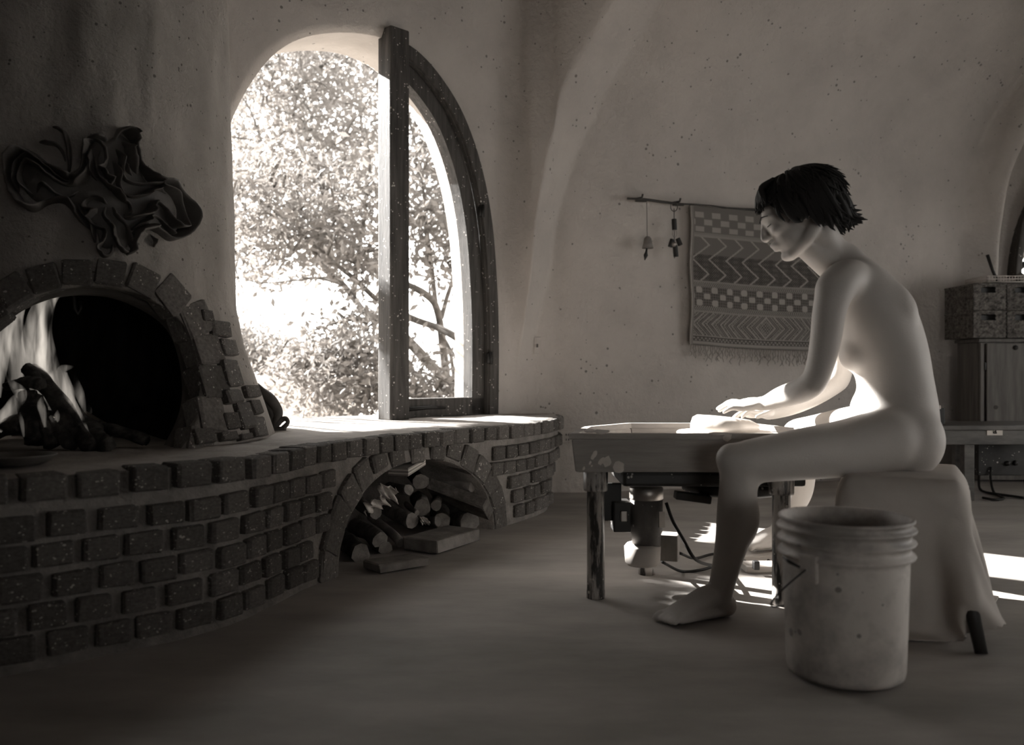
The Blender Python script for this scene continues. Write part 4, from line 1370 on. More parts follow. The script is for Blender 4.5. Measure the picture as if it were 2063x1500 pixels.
# ================================================================== TAPESTRY AND HANGINGS ON THE BACK WALL
tA, nA_ = hit_back(1381, 412, 0.0); tB, nB_ = hit_back(1672, 432, 0.0)
tap_dir = (tB-tA); tap_dir.z = 0; TW = tap_dir.length; tap_dir.normalize()
tap_n = Vector((tap_dir.y, -tap_dir.x, 0))
TT = 1.700; TB_ = hit_back(1384, 694)[0].z; TH = TT-TB_
tap = empty('tapestry', tA+tap_n*0.03, 'woven tapestry with chevron and diamond bands hanging behind the person', 'tapestry')
def tap_pt(u, w, lift=0.0):
    """u 0..1 across, w 0..1 downwards"""
    b = tA+tap_dir*(TW*u)
    wave = 0.010*math.sin(u*9+w*2)*w + 0.006*math.sin(u*23+w*5)*w
    sag = -0.012*math.sin(math.pi*u)*w - 0.01*u*w
    xw = 0.006*math.sin(w*11)*(1-u)
    z = TT-0.020*u-TH*w+sag
    d = 0.055+wave+lift
    p = b+tap_n*d+tap_dir*xw
    return Vector((p.x, p.y, z))
NU, NW = 300, 250
def tri(x): x = x % 1.0; return 2*abs(x-0.5)          # 1 at 0, 0 at .5
def pattern(u, w):
    base_, light, dark, mid = 0.20, 0.30, 0.085, 0.15
    weave = 0.92+0.08*math.sin(u*TW*1400)*math.sin(w*TH*1300)
    U = u*TW; W = w*TH
    def zz(w0, w1):     # narrow herringbone border
        q = (w-w0)/(w1-w0)
        return dark if ((U*70+ (q*2 if q < .5 else 2-q*2)) % 1.0) < 0.5 else light
    fr = (u < 0.018 or u > 0.982)
    if fr: return base_*weave
    if w < 0.035: c = mid
    elif w < 0.190:          # pale squares, offset rows
        q = (w-0.035)/0.155*3; row = int(q); fy = q-row
        fx = (U*8.4+0.5*(row % 2)) % 1.0
        c = light*0.97 if (0.22 < fx < 0.72 and 0.12 < fy < 0.88) else mid*1.02
    elif w < 0.205: c = base_*1.1
    elif w < 0.222: c = light*0.85
    elif w < 0.535:          # chevrons
        q = (w-0.222)/0.313
        zig = (tri(q*1.5+0.25))*0.115
        fx = ((U+zig)*8.4) % 1.0
        line = fx < 0.13
        d2 = 0.5+0.5*math.sin(U*420)*math.sin(W*420)
        low = q > 0.40
        c = light*0.98 if line else ((dark*0.75+0.09*(d2 > 0.62)) if low else (mid*0.95+0.02*d2))
    elif w < 0.548: c = light*0.8
    elif w < 0.578: c = zz(0.548, 0.578)
    elif w < 0.715:          # white lozenges on dark
        q = (w-0.578)/0.137*3; row = min(2, int(q)); fy = q-row
        fx = (U*9.2+0.5*(row % 2)) % 1.0
        ax, ay = abs(fx-0.5), abs(fy-0.5)
        cx_ = abs(((U*60) % 1)-0.5)+abs(((W*60) % 1)-0.5)
        c = light*1.08 if (ax < 0.20 and ay < 0.46 and ax+ay*0.5 < 0.36) else (dark if cx_ < 0.5 else mid)
    elif w < 0.750: c = zz(0.715, 0.750)
    elif w < 0.762: c = light*0.85
    elif w < 0.925:          # nested diamonds
        q = (w-0.762)/0.163
        dd = abs(u-0.5)*TW*1.0/0.135+abs(q-0.5)*2*0.55
        k = (dd*2.1) % 1.0
        dots = math.sin(U*330)*math.sin(W*330)
        if dd < 0.30: c = dark if dots > 0 else light*0.8
        elif k < 0.20: c = light
        elif k < 0.32: c = dark
        elif k < 0.46: c = base_
        elif k < 0.58: c = dark
        elif k < 0.70: c = light*0.95
        else: c = dark if dots > 0.1 else base_*1.15
    elif w < 0.935: c = light*0.9
    elif w < 0.943: c = dark
    elif w < 0.965:
        q = (w-0.943)/0.022
        c = dark if abs(tri(U*38)-q) < 0.3 else light*0.9
    elif w < 0.972: c = dark
    elif w < 0.99: c = light*0.95
    else: c = mid
    return c*weave*(0.96+0.04*wob(U*3, W*3))
v = []; f = []; cols = []
for j in range(NW+1):
    for i in range(NU+1):
        u, w = i/NU, j/NW
        v.append(tap_pt(u, w))
        g = pattern(u, w); t_ = T(g); cols.append((t_[0], t_[1], t_[2], 1))
for j in range(NW):
    for i in range(NU):
        a = j*(NU+1)+i
        f.append((a, a+1, a+NU+2, a+NU+1))
me = mesh_py('weave', v, f)
ca = me.color_attributes.new('weave', 'FLOAT_COLOR', 'POINT')
ca.data.foreach_set('color', np.array(cols, dtype=np.float32).ravel())
M_tap = bpy.data.materials.new('tapestry_weave'); M_tap.use_nodes = True
nt = M_tap.node_tree
at = nt.nodes.new('ShaderNodeVertexColor'); at.layer_name = 'weave'
b_ = nt.nodes['Principled BSDF']; b_.inputs['Roughness'].default_value = 0.95; b_.inputs['Specular IOR Level'].default_value = 0.05
nt.links.new(at.outputs['Color'], b_.inputs['Base Color'])
wo = obj('weave', me, M_tap, tap)
sm = wo.modifiers.new('thickness', 'SOLIDIFY'); sm.thickness = 0.004
bm = bmesh.new()
tube(bm, [tap_pt(0.0, k/20, 0.004) for k in range(21)], 0.005, 8)
obj('edge_binding', bm_mesh('edge_binding', bm), M_fringe, tap)
# fringe: knotted yarn ends
FR = []
rf = random.Random(4)
for k in range(6):
    bm = bmesh.new()
    L0 = 0.085
    pts = [Vector((0.006*math.sin(q*1.3+k)*q/4+0.004*math.sin(q*2.1+k*2), 0.004*math.cos(q*1.7+k), -L0*q/7)) for q in range(8)]
    tube(bm, pts, [0.0026]*3+[0.0034, 0.0030, 0.0026, 0.0024, 0.0016], 6)
    me = bm_mesh('fringe_strand', bm); me.materials.append(M_fringe); FR.append(me)
nfr = 64
for k in range(nfr):
    u = (k+0.5)/nfr
    o = bpy.data.objects.new('fringe_strand', rf.choice(FR)); COL.objects.link(o)
    p = tap_pt(u, 0.998)
    o.parent = tap; o.matrix_parent_inverse = parent_matrix(tap).inverted()
    o.location = p; o.scale = (1, 1, rf.uniform(0.65, 1.25)); o.rotation_euler = (rf.uniform(-.1, .1), rf.uniform(-.12, .12), rf.uniform(0, 6))
# rod
rodA = hit_back(1255, 404, 0.07)[0]; rodB = Vector((tB.x, tB.y, 0))+tap_n*0.052+tap_dir*0.10
rodB.z = TT-0.010
rod = empty('hanging_rod', (rodA+rodB)/2, 'thin dark wooden rod on the wall carrying the tapestry', 'rod')
bm = bmesh.new()
q = [rodA.lerp(rodB, k/14)+Vector((0, 0, 0.004*math.sin(k*1.7))) for k in range(15)]
tube(bm, q, [0.006+0.002*math.sin(k) for k in range(15)], 8, noise=0.15)
obj('rod_shaft', bm_mesh('rod_shaft', bm), M_rod, rod)
for (x, y) in ((1283, 404), (1356, 412)):
    c, nn = hit_back(x, y, 0.0)
    bm = bmesh.new()
    tube(bm, [c+Vector((0, 0, 0.012)), c+nn*0.075+Vector((0, 0, 0.004)), c+nn*0.085+Vector((0, 0, 0.022))], 0.006, 8)
    add_box(bm, c+nn*0.06+Vector((0, 0, -0.012)), (0.07, 0.02, 0.012), None, 0.003)
    obj('rod_bracket', bm_mesh('rod_bracket', bm), M_rod, rod)
# clay bell on a string
bd = hit_back(1302, 490, 0.09)[0].y
bell = empty('clay_bell', P(1305, 490, bd), 'small clay bell hanging on a long string from the rod', 'bell')
bm = bmesh.new(); tube(bm, [P(1303, 408, bd), P(1304, 476, bd)], 0.0016, 6)
obj('string', bm_mesh('string', bm), M_cord, bell)
bm = bmesh.new()
c = P(1305, 500, bd); k_ = bd/FPX
lathe(bm, [(0.0, 24*k_), (4*k_, 23.5*k_), (7*k_, 20*k_), (9*k_, 10*k_), (11.5*k_, 0), (10*k_, 0.5*k_), (7*k_, 12*k_), (0, 18*k_)], c, 24)
obj('bell_body', bm_mesh('bell_body', bm), mat('bell_clay', 0.12, 0.2, rough=0.7, scale=12), bell)
bm = bmesh.new(); tube(bm, [P(1303, 500, bd), P(1302, 508, bd), P(1301, 514, bd), P(1299, 524, bd)], [0.005, 0.007, 0.013, 0.002], 10, rad2=[0.004, 0.004, 0.005, 0.002])
obj('clapper', bm_mesh('clapper', bm), M_black, bell)
# chime of clay tubes
cd = hit_back(1358, 470, 0.10)[0].y; k_ = cd/FPX
chime = empty('clay_chime', P(1358, 470, cd), 'chime of dark clay tubes strung beside the tapestry edge', 'chime')
def ring_torus(c, r, w, rot):
    bm = bmesh.new()
    pts = [c+rot@Vector((r*math.cos(a), 0, r*1.35*math.sin(a))) for a in np.linspace(0, 2*math.pi, 19)]
    tube(bm, pts, w, 6, cap=False)
    return bm_mesh('ring', bm)
obj('ring', ring_torus(P(1358, 416, cd), 7*k_, 0.0025, Matrix.Identity(3)), M_rod, chime)
obj('ring', ring_torus(P(1359, 470, cd), 5.5*k_, 0.0025, Matrix.Rotation(0.5, 3, 'Z')), M_fringe, chime)
bm = bmesh.new(); tube(bm, [P(1358, 420, cd), P(1359, 520, cd)], 0.002, 6); obj('string', bm_mesh('string', bm), M_cord, chime)
for (x0, y0, x1, y1, r) in [(1358, 441, 1359, 463, 5.2), (1355, 482, 1350, 497, 5), (1365, 480, 1371, 494, 5), (1360, 494, 1362, 517, 5.2)]:
    bm = bmesh.new(); tube(bm, [P(x0, y0, cd), P((x0+x1)/2, (y0+y1)/2, cd), P(x1, y1, cd)], [r*k_*0.97, r*k_, r*k_*0.97], 14)
    obj('clay_tube', bm_mesh('clay_tube', bm), M_black, chime, False)
bm = bmesh.new(); ball(bm, P(1358, 492, cd-0.012), 5*k_, 12); obj('bead', bm_mesh('bead', bm), M_steel, chime)

# outlet and switch plates
def plate(name, label, x, y, w, h, cat):
    c, nn = hit_back(x, y, 0.004)
    s_ = Vector((-nn.y, nn.x, 0)).normalized(); R3 = frame_rot(s_, nn, Vector((0, 0, 1)))
    e = empty(name, c, label, cat)
    k = c.y/FPX
    box_obj('cover', c, (w*k, 0.010, h*k), M_plaster, e, R3, 0.002)
    return e, c, nn, R3, k
e, c, nn, R3, k = plate('wall_outlet', 'pale square electrical outlet low on the wall between bench and wheel', 1143, 880, 26, 22, 'outlet')
for dz in (-5, 5):
    bm = bmesh.new()
    for dx in (-2.5, 2.5): add_box(bm, c+nn*0.006+R3@Vector((dx*k, 0, dz*k)), (1.4*k, 0.006, 4*k), R3)
    obj('socket', bm_mesh('socket', bm), M_black, e, False)
e, c, nn, R3, k = plate('light_switch', 'narrow plaster-coloured switch plate on the wall right of the window', 1082, 696, 13, 34, 'switch')
box_obj('toggle', c+nn*0.008, (3*k, 0.012, 7*k), M_lining, e, R3, 0.001)

# ================================================================== BACK RIGHT CORNER: CABINET, BASKETS, SECOND WHEEL TABLE
cab = empty('cabinet', (3.3, 5.7, 0), 'old brown wooden cabinet with a plank door in the far right corner', 'cabinet')
CX0, CX1, CY0, CY1, CZ = 2.985, 3.95, 5.58, 5.86, 0.915
bm = bmesh.new(); add_box(bm, ((CX0+CX1)/2, (CY0+CY1)/2+0.01, CZ/2-0.005), (CX1-CX0, CY1-CY0-0.02, CZ-0.03), None, 0.004)
obj('carcass', bm_mesh('carcass', bm), M_cabinet, cab, False)
box_obj('top_board', ((CX0+CX1)/2, (CY0+CY1)/2, CZ-0.010), (CX1-CX0+0.02, CY1-CY0+0.03, 0.022), M_cabinet, cab)
box_obj('door_frame', (CX0+0.012, CY0-0.003, CZ/2), (0.024, 0.022, CZ-0.05), M_cabinet, cab)
dr = box_obj('door', (CX0+0.29, CY0-0.006, CZ/2+0.02), (0.50, 0.02, CZ-0.10), M_cabinet, cab)
box_obj('hinge', (CX0+0.030, CY0-0.014, 0.74), (0.012, 0.012, 0.05), M_black, dr)
box_obj('hinge', (CX0+0.030, CY0-0.014, 0.30), (0.012, 0.012, 0.05), M_black, dr)
bm = bmesh.new(); ball(bm, P(2046, 700, 5.56), (0.016, 0.012, 0.016), 12); obj('knob', bm_mesh('knob', bm), M_black, dr)
for (x, y) in ((2006, 820),):
    bm = bmesh.new(); ball(bm, P(x, y, CY0-0.014), (0.018, 0.004, 0.016), 12); obj('wood_knot', bm_mesh('wood_knot', bm), M_wood, dr)
# woven baskets with hand-hole
def basket(x0, z0, label, w=0.205, d=0.36, h=0.165):
    y0 = 5.50
    b = empty('woven_basket', (x0+w/2, y0+d/2, z0), label, 'basket', 'woven baskets stacked on the cabinet')
    def wall(name, o, ux, L0, hole):
        nx_, nz_ = int(L0/0.006), int(h/0.006)
        v = []; f = []
        nrm = Vector((ux.y, -ux.x, 0))
        for j in range(nz_+1):
            for i in range(nx_+1):
                s, z = L0*i/nx_, h*j/nz_
                row = z/0.012
                amp = 0.007*math.sin(2*math.pi*(s/0.030+0.5*(int(row) % 2)))*abs(math.sin(math.pi*row))+0.002*abs(math.sin(math.pi*row))
                v.append(o+ux*s+Vector((0, 0, z))+nrm*amp)
        for j in range(nz_):
            for i in range(nx_):
                s, z = L0*(i+.5)/nx_, h*(j+.5)/nz_
                if hole and abs(s-L0*0.46) < 0.046 and abs(z-h*0.78) < 0.019: continue
                a = j*(nx_+1)+i
                f.append((a, a+1, a+nx_+2, a+nx_+1))
        return obj(name, mesh_py(name, v, f), M_basket, b)
    wall('front_side', Vector((x0, y0, z0)), Vector((1, 0, 0)), w, True)
    wall('left_side', Vector((x0, y0+d, z0)), Vector((0, -1, 0)), d, False)
    wall('right_side', Vector((x0+w, y0, z0)), Vector((0, 1, 0)), d, False)
    wall('rear_side', Vector((x0+w, y0+d, z0)), Vector((-1, 0, 0)), w, False)
    bm = bmesh.new(); add_box(bm, (x0+w/2, y0+d/2, z0+0.006), (w-0.004, d-0.004, 0.01)); obj('bottom', bm_mesh('bottom', bm), M_basket, b, False)
    bm = bmesh.new()
    pts = [Vector((x0, y0, z0+h)), Vector((x0+w, y0, z0+h)), Vector((x0+w, y0+d, z0+h)), Vector((x0, y0+d, z0+h)), Vector((x0, y0, z0+h))]
    tube(bm, pts, 0.006, 8); obj('rim', bm_mesh('rim', bm), M_basket, b)
    bm = bmesh.new(); add_box(bm, (x0+w/2, y0+d/2, z0+h*0.45), (w-0.05, d-0.09, h*0.86)); obj('hole_shade', bm_mesh('hole_shade', bm), M_black, b, False)  # black block added inside, standing in for the shade behind the hand-hole
    return b
zb = CZ+0.004
basket(2.905, zb, 'lower left woven basket on the cabinet, dark hand-hole in front')
basket(2.905, zb+0.173, 'upper left woven basket, on top of its stack on the cabinet')
basket(3.118, zb, 'lower woven basket at the right edge, resting on the cabinet top')
basket(3.118, zb+0.173, 'upper woven basket at the right edge under the lattice tray')
# pale lattice tray with a dark stick leaning in it
lt = empty('lattice_tray', (3.16, 5.66, zb+0.35), 'small pale plastic lattice tray on top of the woven baskets', 'tray')
LZ = zb+0.352
LX0, LX1, LY0, LY1 = 3.01, 3.30, 5.54, 5.80
bm = bmesh.new(); add_box(bm, ((LX0+LX1)/2, (LY0+LY1)/2, LZ+0.003), (LX1-LX0-0.02, LY1-LY0-0.02, 0.005)); obj('tray_base', bm_mesh('tray_base', bm), M_offwhite, lt, False)
for (o, u, L0) in ((Vector((LX0, LY0, LZ)), Vector((1, 0, 0)), LX1-LX0), (Vector((LX0, LY1, LZ)), Vector((0, -1, 0)), LY1-LY0), (Vector((LX0, LY1, LZ)), Vector((1, 0, 0)), LX1-LX0), (Vector((LX1, LY0, LZ)), Vector((0, 1, 0)), LY1-LY0)):
    bm = bmesh.new()
    for z in (0.004, 0.022, 0.040): tube(bm, [o+Vector((0, 0, z)), o+u*L0+Vector((0, 0, z))], 0.0035, 6)
    n = int(L0/0.018)
    for k in range(n+1): tube(bm, [o+u*(L0*k/n), o+u*(L0*k/n)+Vector((0, 0, 0.042))], 0.003, 6)
    obj('lattice_side', bm_mesh('lattice_side', bm), M_offwhite, lt)
bm = bmesh.new(); tube(bm, [P(2012, 572, 5.66), P(2000, 545, 5.66), P(1989, 513, 5.66)], [0.010, 0.010, 0.011], 8)
tag(obj('tool_handle', bm_mesh('tool_handle', bm), M_black), 'dark stick handle leaning up out of the lattice tray', 'stick')
bm = bmesh.new(); lathe(bm, [(0.0, 0.0), (0.03, 0.0), (0.034, 0.03), (0.02, 0.045), (0.006, 0.055), (0.0, 0.066)], P(2056, 566, 5.68), 16)
tag(obj('clay_cup', bm_mesh('clay_cup', bm), mat('bell_clay', 0.12, 0.2)), 'little dark lidded pot standing in the lattice tray', 'pot')

# second wheel table with an "a" card
tb = empty('work_table', (2.7, 4.9, 0), 'dark splashed work table with a card marked a, behind the stool', 'table')
TZ2 = zpx(862, 4.75)
M_tw = mat('dark_table_wood', 0.05, 0.12, rough=0.4, scale=6, spec=0.5, stretch=(1, 4, 4), speck=0.1, speck_col=0.35, speck_scale=50)
x0, x1 = P(1868, 860, 4.75).x, 3.05
bm = bmesh.new(); add_box(bm, ((x0+x1)/2, 4.98, TZ2), (x1-x0, 0.46, 0.026), None, 0.006, 2)
obj('table_top', bm_mesh('table_top', bm), M_tw, tb, False)
box_obj('apron', ((x0+x1)/2, 4.775, TZ2-0.052), (x1-x0-0.02, 0.03, 0.078), M_tw, tb)
box_obj('apron', (x0+0.02, 4.99, TZ2-0.052), (0.03, 0.40, 0.078), M_tw, tb)
for (xx, yy, w) in ((P(1948, 960, 4.80).x, 4.80, 0.055), (P(1930, 960, 5.15).x, 5.15, 0.05)):
    box_obj('leg', (xx, yy, (TZ2-0.09)/2), (w, w, TZ2-0.09), M_tw, tb)
lg = on_z(2056, 1000, 0)
bm = bmesh.new(); tube(bm, [Vector((lg.x, 4.80, 0)), Vector((lg.x, 4.80, TZ2-0.09))], 0.014, 12); obj('leg', bm_mesh('leg', bm), M_pipe, tb)
box_obj('motor_housing', (P(2010, 930, 5.05).x, 5.05, zpx(918, 5.05)), (0.34, 0.22, 0.20), M_blackspl, tb)
for (x, y) in ((2030, 933), (2046, 932)):
    bm = bmesh.new(); ball(bm, P(x, y, 4.935), 0.015, 12); obj('dial', bm_mesh('dial', bm), M_black, tb)
cardc = P(2005, 868, 4.752)
card = box_obj('card', (cardc.x, 4.757, cardc.z), (0.085, 0.003, 0.046), M_paper, tb, None, 0.0005)
card['label'] = 'white card marked a'
cu = bpy.data.curves.new('letter', 'FONT'); cu.body = 'a'; cu.size = 0.050; cu.align_x = 'CENTER'; cu.align_y = 'CENTER'; cu.extrude = 0.0005; cu.offset = 0.0012
to = bpy.data.objects.new('letter_tmp', cu); COL.objects.link(to)
bpy.context.view_layer.update()
lm = bpy.data.meshes.new_from_object(to.evaluated_get(bpy.context.evaluated_depsgraph_get())); bpy.data.objects.remove(to)
lo_ = bpy.data.objects.new('letter', lm); COL.objects.link(lo_); lm.materials.clear(); lm.materials.append(M_ink)
lo_.location = (cardc.x, 4.7545, cardc.z+0.002); lo_.rotation_euler = (math.radians(90), 0, 0)
place(lo_, card)
lo_.parent = card; lo_.matrix_parent_inverse = parent_matrix(card).inverted()
bxo = empty('black_box', (P(1893, 830, 4.9).x, 4.9, TZ2+0.013), 'small black box with a white label on the work table', 'box')
pb = P(1886, 832, 4.90)
box_obj('case', (pb.x, 4.90, TZ2+0.013+0.046), (0.07, 0.06, 0.092), M_black, bxo)
box_obj('box_label', (P(1890, 820, 4.868).x, 4.868, zpx(820, 4.868)), (0.03, 0.003, 0.02), M_paper, bxo, None, 0.0004)
cord('power_cord', 'black cord hanging under the work table and coiling on the floor',
     [P(1997, 940, 4.93), P(1996, 965, 4.93), on_z(2003, 992, 0.01), on_z(2022, 1003, 0.01), on_z(2005, 1006, 0.01), on_z(1980, 1002, 0.01)], 0.007)
cord('power_cord', 'black cord lying along the floor to the metal table leg',
     [P(1972, 950, 4.95), on_z(1975, 985, 0.01), on_z(2005, 994, 0.01), on_z(2040, 999, 0.01), on_z(2062, 1002, 0.01)], 0.007)

# ---- far right window (window_2): leaded panes in a dark arched frame
w2 = bpy.data.objects.new('window_2', None); w2.location = (3.7, 6.0, 1.2); COL.objects.link(w2); tag(w2, kind='structure')
def w2pt(s, z, off):
    x, y, nx, ny = back_at(s)
    return Vector((x+nx*off, y+ny*off, z))
outl = []
for k in range(37):
    a = math.pi*k/36
    outl.append((W2C[0]-0.43*math.cos(a), 1.28+0.86*math.sin(a)))
bm = bmesh.new()
loops = []
for (sc_, off) in ((1.0, 0.10), (1.0, -0.06), (0.88, -0.06), (0.88, 0.10), (1.0, 0.10)):
    loops.append([w2pt(W2C[0]+(s-W2C[0])*sc_, 1.28+(z-1.28)*sc_, off) for s, z in outl])
v, f = loft(loops)
obj('frame', mesh_py('frame', v, f), M_wood, w2)
bm = bmesh.new(); tube(bm, [w2pt(W2C[0]+u*0.44, 1.285, 0.03) for u in np.linspace(-1, 1, 12)], 0.03, 8, rad2=0.05)
obj('sill', bm_mesh('sill', bm), M_wood, w2)
split = lambda u: 1.42+0.16*u       # slanting lead line between the clear and painted glass
pl = [(W2C[0]+(s-W2C[0])*0.9, 1.28+(z-1.28)*0.9) for s, z in outl]
def fan(pts, name, m):
    vv = [w2pt(s, z, 0.01) for s, z in pts]
    obj(name, mesh_py(name, vv, [tuple(range(len(vv)))]), m, w2, False)
low = [(s, z) for s, z in pl if z <= split((s-W2C[0])/0.4+1)]
upr = [(s, z) for s, z in pl if z > split((s-W2C[0])/0.4+1)]
M_painted = bpy.data.materials.new('painted_glass'); M_painted.use_nodes = True
nt = M_painted.node_tree; pb_ = nt.nodes['Principled BSDF']; pb_.inputs['Base Color'].default_value = T(0.35)
trl = nt.nodes.new('ShaderNodeBsdfTranslucent'); trl.inputs[0].default_value = T(0.5)
mxs = nt.nodes.new('ShaderNodeMixShader'); mxs.inputs[0].default_value = 0.5
nt.links.new(pb_.outputs[0], mxs.inputs[1]); nt.links.new(trl.outputs[0], mxs.inputs[2]); nt.links.new(mxs.outputs[0], nt.nodes['Material Output'].inputs['Surface'])
fan(upr, 'painted_pane', M_painted)
fan([(W2C[0]-0.40, 1.27)]+[(W2C[0]-0.385, 1.42)]+[(W2C[0]+0.385, split(2.0))]+[(W2C[0]+0.40, 1.27)], 'clear_pane', M_glass)
for pts, r in (([(W2C[0]-0.39, 1.41), (W2C[0]-0.2, 1.52), (W2C[0]+0.1, 1.62), (W2C[0]+0.38, 1.72)], 0.022), ([(W2C[0]-0.37, 1.47), (W2C[0]-0.30, 1.60), (W2C[0]-0.30, 1.80), (W2C[0]-0.22, 2.0)], 0.008),
               ([(W2C[0]-0.36, 1.46), (W2C[0]-0.24, 1.62), (W2C[0]-0.18, 1.80), (W2C[0]-0.05, 2.05)], 0.008), ([(W2C[0]-0.36, 1.52), (W2C[0]-0.345, 1.7), (W2C[0]-0.30, 1.86)], 0.006)):
    q = catmull(pts, 6)
    bm = bmesh.new(); tube(bm, [w2pt(s, z, 0.02) for s, z in q], r, 8); obj('lead_line', bm_mesh('lead_line', bm), M_black, w2)

# ================================================================== FIRE
def hearth_pt(x, y, d): 
    p = P(x, y, d); return p
def log_obj(name, label, p0, p1, r0, r1, m, group, seed, cat='log', ends=None, n=10, K=7, noise=0.14, flat=1.0):
    bm = bmesh.new()
    rr_ = random.Random(seed)
    pts = []
    side = (p1-p0).normalized().orthogonal()
    L0 = (p1-p0).length
    for k in range(K):
        u = k/(K-1)
        pts.append(p0.lerp(p1, u)+side*(0.03*L0*math.sin(u*3.1+seed))+Vector((0, 0, 0.015*L0*math.sin(u*5+seed))))
    rad = [r0+(r1-r0)*k/(K-1) for k in range(K)]
    tube(bm, pts, rad, n, True, None, [q*flat for q in rad], noise, seed)
    me = bm_mesh(name, bm)
    o = obj(name, me, m)
    if ends is not None:
        me.materials.append(ends)
        for p in me.polygons:
            if len(p.vertices) > 4: p.material_index = 1; p.use_smooth = False
    return tag(o, label, cat, group)
FD = 2.70
fl = [((50, 752), (196, 908), 19, 15, 'charred log leaning right across the fire, base nearest the dark firebox'),
      ((58, 795), (68, 908), 20, 24, 'upright charred log in the middle of the fire'),
      ((98, 838), (148, 910), 16, 17, 'short burnt log at the front of the fire'),
      ((172, 838), (292, 902), 9, 12, 'long thin stick slanting right out of the fire'),
      ((20, 772), (76, 776), 10, 12, 'flaky charred chunk lying across the top of the burning logs'),
      ((-60, 905), (42, 852), 20, 17, 'charred log at the left edge of the picture in the fire'),
      ((76, 800), (104, 906), 13, 16, 'narrow cracked log between the two front burning logs'),
      ((178, 868), (222, 902), 20, 16, 'stubby charred chunk at the right foot of the fire')]
for i, (a, b, ra, rb_, lab) in enumerate(fl):
    d0 = FD+(0.10 if i in (3, 4) else (0.05 if i in (0, 7) else 0.0))
    d1 = FD-0.06+(0.12 if i in (3,) else 0)
    pa, pb = P(a[0], a[1], d0), P(b[0], b[1], d1)
    k = d1/FPX
    pb.z = max(pb.z, BENCH_Z+rb_*k*0.8); pa.z = max(pa.z, BENCH_Z+ra*k*0.8)
    log_obj('burning_log', lab, pa, pb, ra*k, rb_*k, M_char, 'logs in the fire', 20+i, noise=0.24, K=18, n=16)
fire_f = empty('fire', (P(70, 850, FD).x, FD, BENCH_Z+0.03), 'tall pale flames rising from the burning logs in the fireplace', 'fire')
def flame(pts, rad, dpt=0.4):
    bm = bmesh.new()
    q = catmull([list(P(x, y, d))+[r*d/FPX] for (x, y, d), r in zip(pts, rad)], 5)
    R1 = [max(0.0012, float(a[3])) for a in q]
    tube(bm, [Vector(a[:3]) for a in q], R1, 14, True, (1, 0, 0), [max(0.001, r*dpt) for r in R1], noise=0.10, nseed=len(fire_f.children))
    obj('flame', bm_mesh('flame', bm), M_flame, fire_f)
D = FD+0.06
flame([(100, 830, D), (85, 780, D), (75, 720, D), (72, 660, D), (88, 615, D), (112, 585, D+.02), (128, 560, D+.04)], [6, 24, 30, 27, 22, 14, 3])
flame([(130, 840, D), (118, 790, D), (100, 740, D), (88, 690, D), (92, 640, D), (108, 600, D), (122, 570, D+.03)], [4, 18, 24, 20, 13, 8, 2])
flame([(40, 800, D+.04), (34, 740, D+.04), (26, 690, D+.04), (28, 640, D+.04), (45, 600, D+.05), (60, 570, D+.06)], [8, 20, 22, 20, 13, 3])
flame([(-10, 800, D+.06), (-5, 740, D+.06), (5, 690, D+.06), (15, 650, D+.06), (35, 610, D+.07)], [12, 20, 20, 14, 3])
flame([(150, 850, D-.03), (140, 800, D-.03), (130, 770, D-.03), (125, 745, D-.03), (148, 738, D-.03)], [4, 12, 14, 10, 2])
flame([(178, 870, D-.10), (165, 845, D-.08), (148, 818, D-.07), (136, 795, D-.06), (132, 765, D-.06)], [2, 6, 9, 9, 2])
flame([(172, 830, D+.02), (163, 800, D+.02), (155, 775, D+.02), (150, 750, D+.02)], [3, 9, 8, 1])
flame([(183, 833, D), (180, 822, D), (178, 812, D)], [3, 5, 1])
flame([(-10, 862, D-.12), (12, 838, D-.11), (30, 815, D-.1), (45, 790, D-.1), (22, 770, D-.1), (10, 750, D-.1)], [16, 18, 17, 10, 6, 1])
flame([(46, 808, D-.12), (36, 790, D-.12), (24, 772, D-.12), (18, 755, D-.12)], [7, 10, 7, 1])
flame([(92, 860, D-.13), (86, 830, D-.13), (82, 812, D-.13), (88, 795, D-.13)], [4, 8, 7, 1])
flame([(100, 838, D-.14), (110, 845, D-.14), (114, 838, D-.14), (116, 826, D-.14)], [3, 8, 7, 1])
flame([(48, 880, D-.14), (44, 850, D-.14), (40, 830, D-.14)], [2, 5, 1])
# dark shallow dish on the hearth
dc = on_z(22, 938, BENCH_Z+0.006)
bm = bmesh.new(); lathe(bm, [(0.0, 0.002), (0.055, 0.002), (0.072, 0.010), (0.088, 0.024), (0.090, 0.027), (0.086, 0.028), (0.068, 0.014), (0.05, 0.008), (0, 0.008)], (dc.x, dc.y+0.03, BENCH_Z+0.004), 36)
tag(obj('dish', bm_mesh('dish', bm), M_clay_dark), 'shallow dark dish on the hearth in front of the fire', 'dish')

